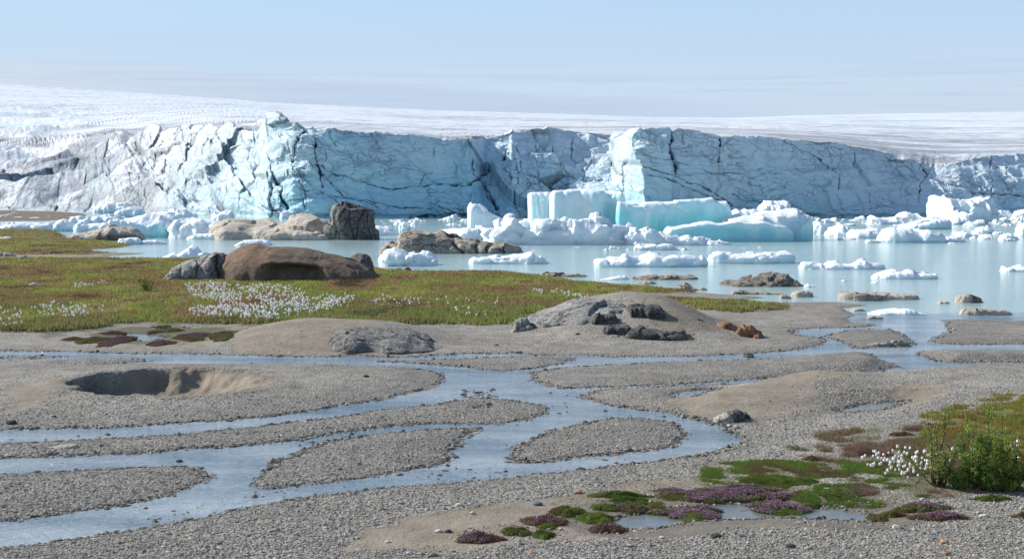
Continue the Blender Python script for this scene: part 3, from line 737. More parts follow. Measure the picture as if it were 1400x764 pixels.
def ice_attr(u, ph, zrel, d, nz, blue=.3, band=None, seed=0, dirt=0.0):
    """clear glassy ice low on the flanks and in fresh faces, white weathered ice on top"""
    nn = fbm2(u * 9, ph * 1.6, 4, seed + 60)
    b = blue * (1 - sstep(.25, .95, np.abs(nz))) * (.75 + .7 * nn)
    b = b + blue * .8 * np.exp(-(zrel / .18) ** 2)
    if band is not None: b = b + band(u, ph, zrel) * (.9 + .5 * nn)
    dd = dirt * sstep(-.1, .4, fbm2(u * 14, ph * 3, 4, seed + 61))
    return np.stack([np.clip(b, 0, 1).ravel(), np.zeros(u.size), np.clip(dd, 0, 1).ravel()], 1)

def ice_body(name, profile, yb, depth, mat='floe', parent=None, blue=.3, band=None, dirt=0.0, **kw):
    v, f, o, u, ph, zr, d, nz = loft(profile, yb, depth, **kw)
    at = ice_attr(u, ph, zr, d, nz, blue, band, kw.get('seed', 1), dirt)
    me = make_mesh(name, v, f, [M[mat]], True, {'ice': at})
    if parent is not None:
        return link(name, me, parent, (o[0] - parent.location[0], o[1] - parent.location[1], o[2] - parent.location[2]))
    return link(name, me, None, o)

def rock_body(name, profile, yb, depth, mat='greyrock', cleft=None, tone=None, sculpt=None, **kw):
    v, f, o, u, ph, zr, d, nz = loft(profile, yb, depth, **kw)
    a = np.zeros((len(v), 3))
    if cleft is not None: a[:, 0] = np.clip(cleft(u, ph, zr), 0, 1).ravel()
    if tone is not None: a[:, 1] = np.clip(tone(u, ph, zr), 0, 1).ravel()
    if sculpt is not None: v = sculpt(v, u.ravel(), ph.ravel(), zr.ravel())
    return link(name, make_mesh(name, v, f, [M[mat]], True, {'rock': a}), None, o)

def empty(name, x, y, z=0.0):
    o = bpy.data.objects.new(name, None); C.objects.link(o); o.location = (x, y, z); o.empty_display_size = .1
    return o

# ---- the big iceberg group in the middle of the lake
bx, by = P(790, 333)
b1 = empty('iceberg', float(bx), float(by) + 6)
tag(b1, 'huge flat-topped turquoise iceberg with sheer walls, largest on the lake', 'iceberg')
ice_body('ice_block', [(723, 285), (723.5, 265), (728, 263.5), (748, 263), (754, 263), (757, 300)], 322, 9, 'berg', b1, .38, n=14, amp=.10, fq=.5, fac=.14, ffq=.25, seed=11, ends=24, nv=64, lean=-.03)
ice_body('ice_block', [(751, 305), (752, 266), (757, 261.5), (775, 261), (800, 260.5), (825, 261.5), (846, 261), (849, 268), (852, 300)], 325.5, 11, 'berg', b1, .30,
  band=lambda u, ph, z: .75 * sstep(.50, .62, u + .14 * (z - .6)) * sstep(1.1, .2, z), n=14, amp=.16, fq=.6, fac=.22, ffq=.2, seed=12, ends=30, nu=130, nv=80)
ice_body('ice_wall', [(838, 290), (840, 274), (852, 275), (860, 279), (868, 279.5), (880, 277), (905, 275.5), (930, 274), (955, 272.5), (968, 271), (971, 275), (978, 275.5), (986, 275), (990, 283), (995, 297), (1000, 305)], 326.5, 9, 'berg', b1, .55,
  band=lambda u, ph, z: .8 * sstep(.95, .3, z) + .3 * (1 - z), n=14, amp=.18, fq=.45, fac=.28, ffq=.2, seed=13, ends=30, nu=170, nv=80, undercut=.8)
ice_body('ice_shelf', [(905, 322), (915, 312), (940, 307), (960, 303), (985, 305), (1003, 302), (1020, 304), (1040, 303), (1055, 308), (1070, 310), (1082, 318)], 330.5, 5, 'berg', b1, .5,
  band=lambda u, ph, z: .8 * sstep(.95, .5, z), n=12, amp=.15, fq=.5, fac=.2, ffq=.3, seed=14, nu=110, ends=16)
ice_body('snow_rubble', [(655, 327), (665, 318), (680, 312), (688, 311), (697, 300), (701, 299), (706, 305), (714, 311), (730, 311), (742, 306), (752, 303), (765, 304), (790, 302), (800, 301), (812, 303), (828, 303), (833, 310), (848, 311), (862, 314), (868, 320)], 335, 7, 'floe', b1, .06,
  n=3.4, amp=.35, fq=.7, fac=.85, ffq=.42, seed=15, nu=200, nv=60, dirt=.25)
ice_body('snow_rubble', [(850, 325), (862, 316), (880, 315.5), (890, 315), (905, 319), (925, 324), (945, 326), (952, 324), (965, 330), (1000, 333)], 335.5, 4.5, 'floe', b1, .12,
  n=3, amp=.35, fq=.8, fac=.4, ffq=.7, seed=16, nu=150)
fb = ice_body('iceberg', [(640, 322), (641, 284), (644, 279.5), (650, 279), (657, 282), (668, 288), (680, 296), (692, 303), (702, 312), (706, 322)], 326, 7, 'berg', None, .22,
  band=lambda u, ph, z: .3 * sstep(.6, .9, u), n=5, amp=.22, fq=.4, fac=.25, ffq=.25, seed=21, nu=100, ends=12)
tag(fb, 'pale triangular ice fin rising beside the flat-topped iceberg', 'iceberg')
o = ice_body('ice_floe', [(622, 325), (630, 317), (640, 312), (655, 313), (672, 315), (685, 320), (692, 326)], 329, 6, 'floe', None, .15, n=2.6, amp=.4, fq=.7, fac=.5, ffq=.6, seed=22)
tag(o, 'white rubbly ice foot in front of the triangular ice fin', 'ice floe')
o = ice_body('iceberg', [(700, 318), (712, 304), (722, 301), (728, 297), (738, 299), (745, 310), (752, 320)], 322, 4, 'berg', None, .35, n=3, amp=.4, fq=.7, fac=.4, ffq=.6, seed=23)
tag(o, 'small bluish ice lump between the triangular fin and the flat-topped iceberg', 'iceberg')
k = empty('iceberg', float(xat(1050, yat(330))), float(yat(330)) + 5)
tag(k, 'lumpy white iceberg with rounded blocks on top and a teal waterline', 'iceberg')
ice_body('ice_base', [(986, 318), (992, 299), (1010, 297), (1035, 295), (1060, 292), (1080, 291), (1100, 292), (1108, 295), (1110, 305), (1108, 322)], 329.5, 11, 'berg', k, .45,
  band=lambda u, ph, z: .55 * sstep(.7, .15, z), n=6, amp=.35, fq=.35, fac=.45, ffq=.25, seed=31, nu=130, nv=60)
for i, q in enumerate(([(992, 302), (996, 291), (1008, 288.5), (1014, 292), (1017, 302)], [(1014, 302), (1018, 290), (1026, 287), (1034, 287), (1040, 292), (1054, 300)], [(1034, 297), (1038, 283), (1045, 277.5), (1053, 277), (1060, 281), (1063, 296)], [(1051, 295), (1053, 280), (1060, 277.5), (1074, 278), (1077, 281), (1078, 294)], [(1028, 306), (1033, 293), (1045, 288), (1054, 291), (1058, 306)])):
    ice_body('ice_knob', q, 324 - (i == 4) * -2, 5.5, 'berg', k, .12, n=3.4, amp=.5, fq=.6, fac=.4, ffq=.5, seed=32 + i, nu=50, nv=36)
# ---- the big berg near the cliff on the far side of the lake
r = empty('iceberg', float(xat(1315, yat(305))), float(yat(305)) + 5)
tag(r, 'blocky white iceberg with fluted sides standing alone by the smooth cliff', 'iceberg')
ice_body('ice_block', [(1278, 302), (1278.5, 273), (1283, 267.5), (1293, 271), (1305, 273.5), (1318, 274.5), (1333, 271.5), (1339, 275), (1346, 284), (1352, 289), (1354, 298), (1355, 305)], 304.5, 16, 'berg', r, .22, n=5, amp=.9, fq=.28, fac=.7, ffq=.28, seed=41, nu=120, ends=12, nv=60)
ice_body('snow_rubble', [(1286, 304), (1300, 296), (1312, 291.5), (1320, 291.5), (1330, 299), (1338, 305)], 307, 8, 'floe', r, .1, n=2.8, amp=.7, fq=.4, fac=.6, ffq=.4, seed=42)

# ---- ice floes: (skyline, waterline row, depth, blueness, label, seed, noise)
FLOES = [
 ([(867, 340), (872, 337), (890, 334), (915, 334.5), (925, 338), (926, 341)], 342, 2.2, .1, 'low thin ice floe just below the rubble foot of the largest iceberg', .25),
 ([(519, 362), (522, 350), (529, 342), (540, 340), (551, 343), (556, 348), (565, 346), (575, 345), (585, 348), (593, 354), (598, 361)], 364, 4.5, .12, 'bright white twin-humped ice floe below the brown rock island', .35),
 ([(641, 357), (648, 352), (665, 353), (690, 351), (706, 348), (718, 345), (727, 344), (736, 350), (746, 352), (751, 357)], 361, 3.4, .15, 'long pale ice floe rising to a hump, off the tip of the rock island', .28),
 ([(813, 363), (817, 357), (830, 357), (835, 352), (847, 352), (853, 348.5), (861, 351), (868, 354), (880, 351), (894, 348), (905, 350), (925, 351), (948, 349), (960, 351), (966, 359)], 365.5, 3.6, .25, 'long white ice floe with a knobbly crest and a blue waterline', .3),
 ([(967, 354), (972, 346), (982, 344), (1000, 345.5), (1025, 347), (1050, 346), (1065, 345), (1086, 347)], 360.5, 3.4, .3, 'ice floe with an overhanging thin tongue at one end, beside the knobbly floe', .2),
 ([(1092, 365), (1094, 357), (1110, 358), (1130, 361), (1137, 358), (1150, 360.5), (1165, 360), (1172, 357), (1179, 354.5), (1184, 359), (1200, 361.5), (1209, 364)], 368.5, 2.6, .12, 'narrow flat ice floe with one round lump on its back', .22),
 ([(1191, 379), (1197, 374.5), (1210, 371), (1222, 369), (1230, 372), (1240, 370), (1250, 372), (1268, 374), (1280, 376), (1281, 379)], 381.5, 2.4, .15, 'low white ice floe floating alone beyond the double tan slab', .2),
 ([(1367, 371), (1372, 365), (1382, 366), (1400, 365), (1440, 367), (1450, 371)], 371.5, 2.0, .12, 'small white floe cut by the edge of the view in open water', .18),
 ([(1199, 330), (1208, 316), (1216, 312.5), (1235, 313), (1252, 314), (1265, 313), (1280, 318), (1294, 325), (1303, 330)], 332, 5.5, .35, 'smooth wedge-shaped ice floe with a pale teal face', .3),
 ([(1228, 309), (1240, 307), (1252, 303), (1270, 300.5), (1288, 300), (1297, 303), (1299, 311)], 313.5, 6, .3, 'bluish tilted ice slab below the fluted lone iceberg', .4),
 ([(1202, 294), (1202.5, 283), (1206, 283), (1212, 287), (1222, 288), (1235, 293)], 296, 5, .1, 'white ice lump with one pointed horn by the cliff foot', .5),
 ([(1346, 296), (1352, 290), (1365, 287), (1376, 289), (1382, 295)], 298, 5, .15, 'low domed ice lump close behind the fluted lone iceberg', .5),
 ([(1382, 297), (1388, 289), (1400, 287), (1420, 287), (1440, 297)], 298.5, 5, .12, 'ice lump at the cliff foot cut by the edge of the view', .5),
 ([(1185, 303), (1192, 297), (1200, 300), (1212, 299), (1222, 297), (1235, 300), (1245, 304)], 307, 6, .12, 'jagged heap of small ice blocks below the horned ice lump', .7),
 ([(1225, 299), (1232, 294), (1242, 292), (1256, 295), (1262, 301)], 303, 5, .12, 'rounded white ice heap between the horned lump and fluted iceberg', .6),
 ([(1112, 319), (1114, 307), (1120, 304), (1126, 309), (1130, 318)], 320, 3.5, .18, 'upright stubby ice block beside the lumpy iceberg', .4),
 ([(1128, 322), (1136, 313), (1148, 306), (1158, 309), (1165, 315), (1168, 322)], 323, 4.5, .12, 'smooth pale ice boulder leaning beside the stubby ice block', .4),
 ([(1140, 324), (1143, 316), (1150, 315), (1157, 319), (1158, 324)], 325, 2.2, .12, 'small round ice boulder before the leaning pale one', .2),
 ([(1158, 324), (1166, 317), (1180, 315), (1195, 314), (1207, 318), (1212, 324)], 326, 4.0, .1, 'flat rubbly ice floe against the wedge-shaped teal floe', .45),
 ([(1297, 329), (1300, 325), (1310, 324), (1318, 326), (1320, 330)], 331.5, 2.0, .2, 'small dark-edged ice piece touching the wedge-shaped floe', .25),
 ([(1330, 318), (1336, 312), (1345, 310), (1355, 314), (1358, 318)], 319.5, 3, .1, 'crumbly little ice floe in open water before the fluted iceberg', .4),
 ([(1305, 324), (1312, 319), (1322, 318), (1332, 321), (1335, 325)], 325.5, 2.4, .1, 'low ice floe between the wedge-shaped floe and crumbly floe', .3),
 ([(1338, 327), (1345, 322), (1353, 322), (1358, 327)], 327.5, 2, .12, 'small smooth ice piece near the grey-sided ice boulder', .2),
 ([(1366, 327), (1371, 320), (1380, 319), (1390, 322), (1392, 327)], 328, 2.6, .1, 'grey-sided ice boulder in the open water', .3),
 ([(1388, 322), (1390, 311), (1396, 306), (1410, 308), (1430, 322)], 324, 4, .2, 'white ice heap at the view edge above the grey-sided boulder', .4),
 ([(1240, 306), (1262, 300), (1275, 297), (1290, 299), (1300, 305)], 307.5, 4, .1, 'thin ice sheet lying tight under the fluted lone iceberg', .3),
 ([(545, 318), (546, 307), (551, 304), (557, 306), (560, 317)], 319, 2.6, .5, 'small grey-blue ice stub, one of two behind the rock island', .3),
 ([(560, 318), (561, 306), (566, 303.5), (571, 306), (574, 317)], 319, 2.6, .2, 'pale ice stub beside the grey-blue one behind the rock island', .3),
 ([(497, 320), (505, 310), (520, 308), (536, 312), (546, 320)], 322, 4, .08, 'low snowy floe behind the squared rock stump', .4),
 ([(590, 320), (600, 315), (625, 313), (640, 316), (645, 322)], 323, 5, .1, 'thin pale floe between the ice stubs and triangular fin', .3),
 ([(222, 353), (228, 348), (238, 346), (246, 349), (254, 341), (261, 337.5), (268, 339), (274, 346), (282, 344.5), (290, 348), (300, 349), (318, 350), (322, 353)], 354, 2.6, .08, 'white floe with one round knob behind the grey boulder', .2),
 ([(320, 335), (335, 329), (350, 328), (368, 330), (372, 335)], 336, 2.4, .05, 'flat thin white floe on the water before the tan ledges', .15),
 ([(160, 333), (165, 327), (180, 325), (190, 327), (193, 333)], 334.5, 2.2, .35, 'small bright floe tucked below the dirt-fronted blue berg', .15),
 ([(192, 333), (196, 329), (215, 328.5), (228, 332)], 334, 1.6, .1, 'sliver of ice beside the small bright floe', .08),
 ([(75, 315), (77, 306), (83, 302), (90, 300.5), (98, 303), (104, 310), (105, 315)], 316.5, 4.0, .5, 'glowing pale blue ice lump on the grassy shore edge', .3),
 ([(0, 312), (15, 305), (35, 304), (55, 306), (72, 308), (76, 313)], 314, 6, .2, 'flat snowy ice sheet stranded along the grassy shore', .25),
 ([(102, 315), (108, 307), (130, 306), (155, 305), (160, 312)], 317, 5, .3, 'flat pale cyan ice slab beside the glowing blue lump', .25),
 ([(93, 305), (98, 297), (110, 295), (122, 300), (126, 306)], 307, 4, .1, 'small white ice heap behind the glowing blue lump', .4),
 ([(126, 305), (130, 298), (140, 294), (155, 294), (168, 297), (170, 306)], 309, 6, .35, 'smooth pale cyan ice mound behind the flat cyan slab', .3),
 ([(156, 298), (160, 290), (170, 285), (182, 282.5), (192, 286), (201, 295)], 299, 7, .55, 'smooth turquoise ice dome below the dirty ice slope', .25),
 ([(128, 289), (135, 281), (150, 278), (170, 278), (185, 282), (186, 290)], 292, 9, .4, 'long low blue ice hump behind the turquoise dome', .5),
 ([(210, 295), (222, 289), (240, 287), (256, 289), (268, 294), (270, 300)], 301, 7, .25, 'grey-shaded ice hump behind the smooth white ridge', .5),
 ([(105, 312), (112, 301), (120, 298), (128, 303), (130, 312)], 313.5, 3, .4, 'grey-blue ice cobble between the cyan slab and lump', .3),
 ([(232, 323), (236, 310), (243, 302), (255, 299), (275, 299.5), (298, 303), (318, 310), (335, 316), (350, 319), (356, 324)], 326.5, 8, .1, 'smooth white whale-backed ice ridge next to the blue berg', .3),
 ([(255, 325), (270, 320), (300, 319), (330, 320), (352, 323), (355, 326)], 327.5, 3, .1, 'thin white ice step at the foot of the whale-backed ridge', .12),
 ([(290, 300), (298, 292), (308, 287), (318, 288), (322, 297)], 301, 5, .1, 'small white ice shards against the tan ledges', .7),
 ([(382, 296), (385, 292), (392, 290), (398, 292), (401, 297)], 299, 2.5, .3, 'little blue-white ice block perched behind the tan ledges', .3),
 ([(1186, 428), (1200, 425), (1225, 422), (1240, 422.5), (1255, 426), (1266, 430)], 431, 1.6, 0.0, 'thin white ice ribbon melting in the shallows near the river mouth', .06),
 ([(820, 382), (835, 380), (845, 378), (855, 377), (860, 381)], 382.5, .9, .05, 'small flat white floe next to the long low rock ledge', .08),
 ([(1100, 391), (1104, 388.5), (1110, 389.5), (1114, 392)], 392.5, .6, .05, 'tiny white ice crumb next to the dark pointed rock', .05),
]
for i, (pf, yb, dp, bl, lab, am) in enumerate(FLOES):
    small = (pf[-1][0] - pf[0][0]) < 35
    o = ice_body('ice_floe', pf, yb, dp, 'floe', None, bl, n=2.9, amp=am * .5, fq=.8 / max(am * 3.0, .3), fac=am * .9, ffq=.5 / max(am * 2.4, .3), seed=100 + 7 * i, nu=50 if small else 110, nv=30 if small else 44, ends=4)
    tag(o, lab, 'ice floe')
bb = ice_body('iceberg', [(150, 322), (154, 306), (163, 299), (176, 296.5), (200, 296), (225, 297), (238, 300), (243, 310), (242, 324)], 325.5, 9, 'berg', None, .55,
  band=lambda u, ph, z: .45 * sstep(.9, .3, z), n=4, amp=.5, fq=.4, fac=.5, ffq=.35, seed=51, nu=110)
tag(bb, 'translucent blue iceberg grounded behind the pale dirt-coloured rock', 'iceberg')

# brash ice: crumbs scattered over the lake, thickest at the foot of the cliff
def brash(n_, sampler, label, group, size):
    protos = []
    for k_ in range(5):
        v, f, o, u, ph, zr, d, nz = loft([(690, 3), (694, 0), (702, 0), (710, 3)], 300, 1.0, n=2.4, amp=0, fac=0, seed=200 + k_, nu=14, nv=11)
        w_ = np.linspace(-1, 1, 14)
        g_ = np.linspace(0, PI, 11)
        hh = (.22 + .22 * rng.random()) * np.sqrt(np.clip(1 - w_ ** 2, 0, 1)) * (1 + .5 * rng.standard_normal(14))
        X_ = np.repeat(w_[None, :], 11, 0); Y_ = -np.cos(g_)[:, None] * .6 * np.sqrt(np.clip(1 - w_ ** 2, 0, 1))[None, :]
        Z_ = np.sin(g_)[:, None] ** .7 * np.abs(hh)[None, :] - .05
        vv = np.stack([X_.ravel(), Y_.ravel(), Z_.ravel()], 1) + .06 * rng.standard_normal((154, 3)) * [1, 1, .6]
        protos.append(make_mesh('ice_fragment', vv, grid_faces(11, 14), [M['floe']], True, {'ice': np.tile([.08 + .1 * rng.random(), 0, 0], (154, 1))}))
    for _ in range(n_):
        px, row = sampler()
        X, Y = P(px, row); s = size * (.35 + 1.3 * rng.random() ** 2)
        o = link('ice_fragment', protos[int(rng.integers(5))], None, (float(X), float(Y), 0))
        o.rotation_euler = (0, 0, rng.uniform(-.5, .5)); o.scale = (s, s * rng.uniform(.8, 1.5), s * rng.uniform(.4, 1.0))
        tag(o, label, 'ice fragment', group)
brash(95, lambda: (rng.uniform(1100, 1440), 299 + 3.5 * abs(rng.standard_normal()) + rng.random() * 3), 'white ice crumb in the brash along the smooth cliff foot', 'ice crumbs along the smooth cliff', 1.6)
brash(45, lambda: (rng.uniform(1110, 1400), rng.uniform(306, 334)), 'white ice crumb among the floes before the fluted iceberg', 'ice crumbs among the far floes', .8)
brash(40, lambda: (rng.uniform(470, 660), 300 + 5 * abs(rng.standard_normal())), 'white ice crumb on the water between the cliff and the rock island', 'ice crumbs behind the rock island', 1.3)
brash(14, lambda: (rng.uniform(640, 1100), rng.uniform(334, 343)), 'white ice crumb just in front of the largest iceberg', 'ice crumbs before the largest iceberg', .5)
brash(50, lambda: (rng.uniform(-30, 330), rng.uniform(291, 306)), 'white ice crumb in the jumble under the dirty ice slope', 'ice crumbs under the dirty slope', 1.0)
brash(8, lambda: (rng.uniform(360, 1350), rng.uniform(345, 388)), 'lone white ice crumb drifting on the open lake', 'lone ice crumbs', .3)

# ---------------------------------------------------------------- rocks
def cl(*c):
    """dark clefts at given positions along the body: (u, width, lean)"""
    def f(u, ph, z):
        r = 0
        for a, w_, l in c: r = np.maximum(r, np.exp(-((u - a - l * (z - .5) - .012 * np.sin(z * 9)) / w_) ** 2))
        return r
    return f
def dent(c):
    def f(v, u, ph, z):
        v = v.copy()
        for a, w_, l, dpt in c:
            g = np.exp(-((u - a - l * (z - .5)) / w_) ** 2) * (z > .02)
            v[:, 1] += dpt * g * np.sign(v[:, 1] * -1); v[:, 2] -= .35 * dpt * g
        return v
    return f

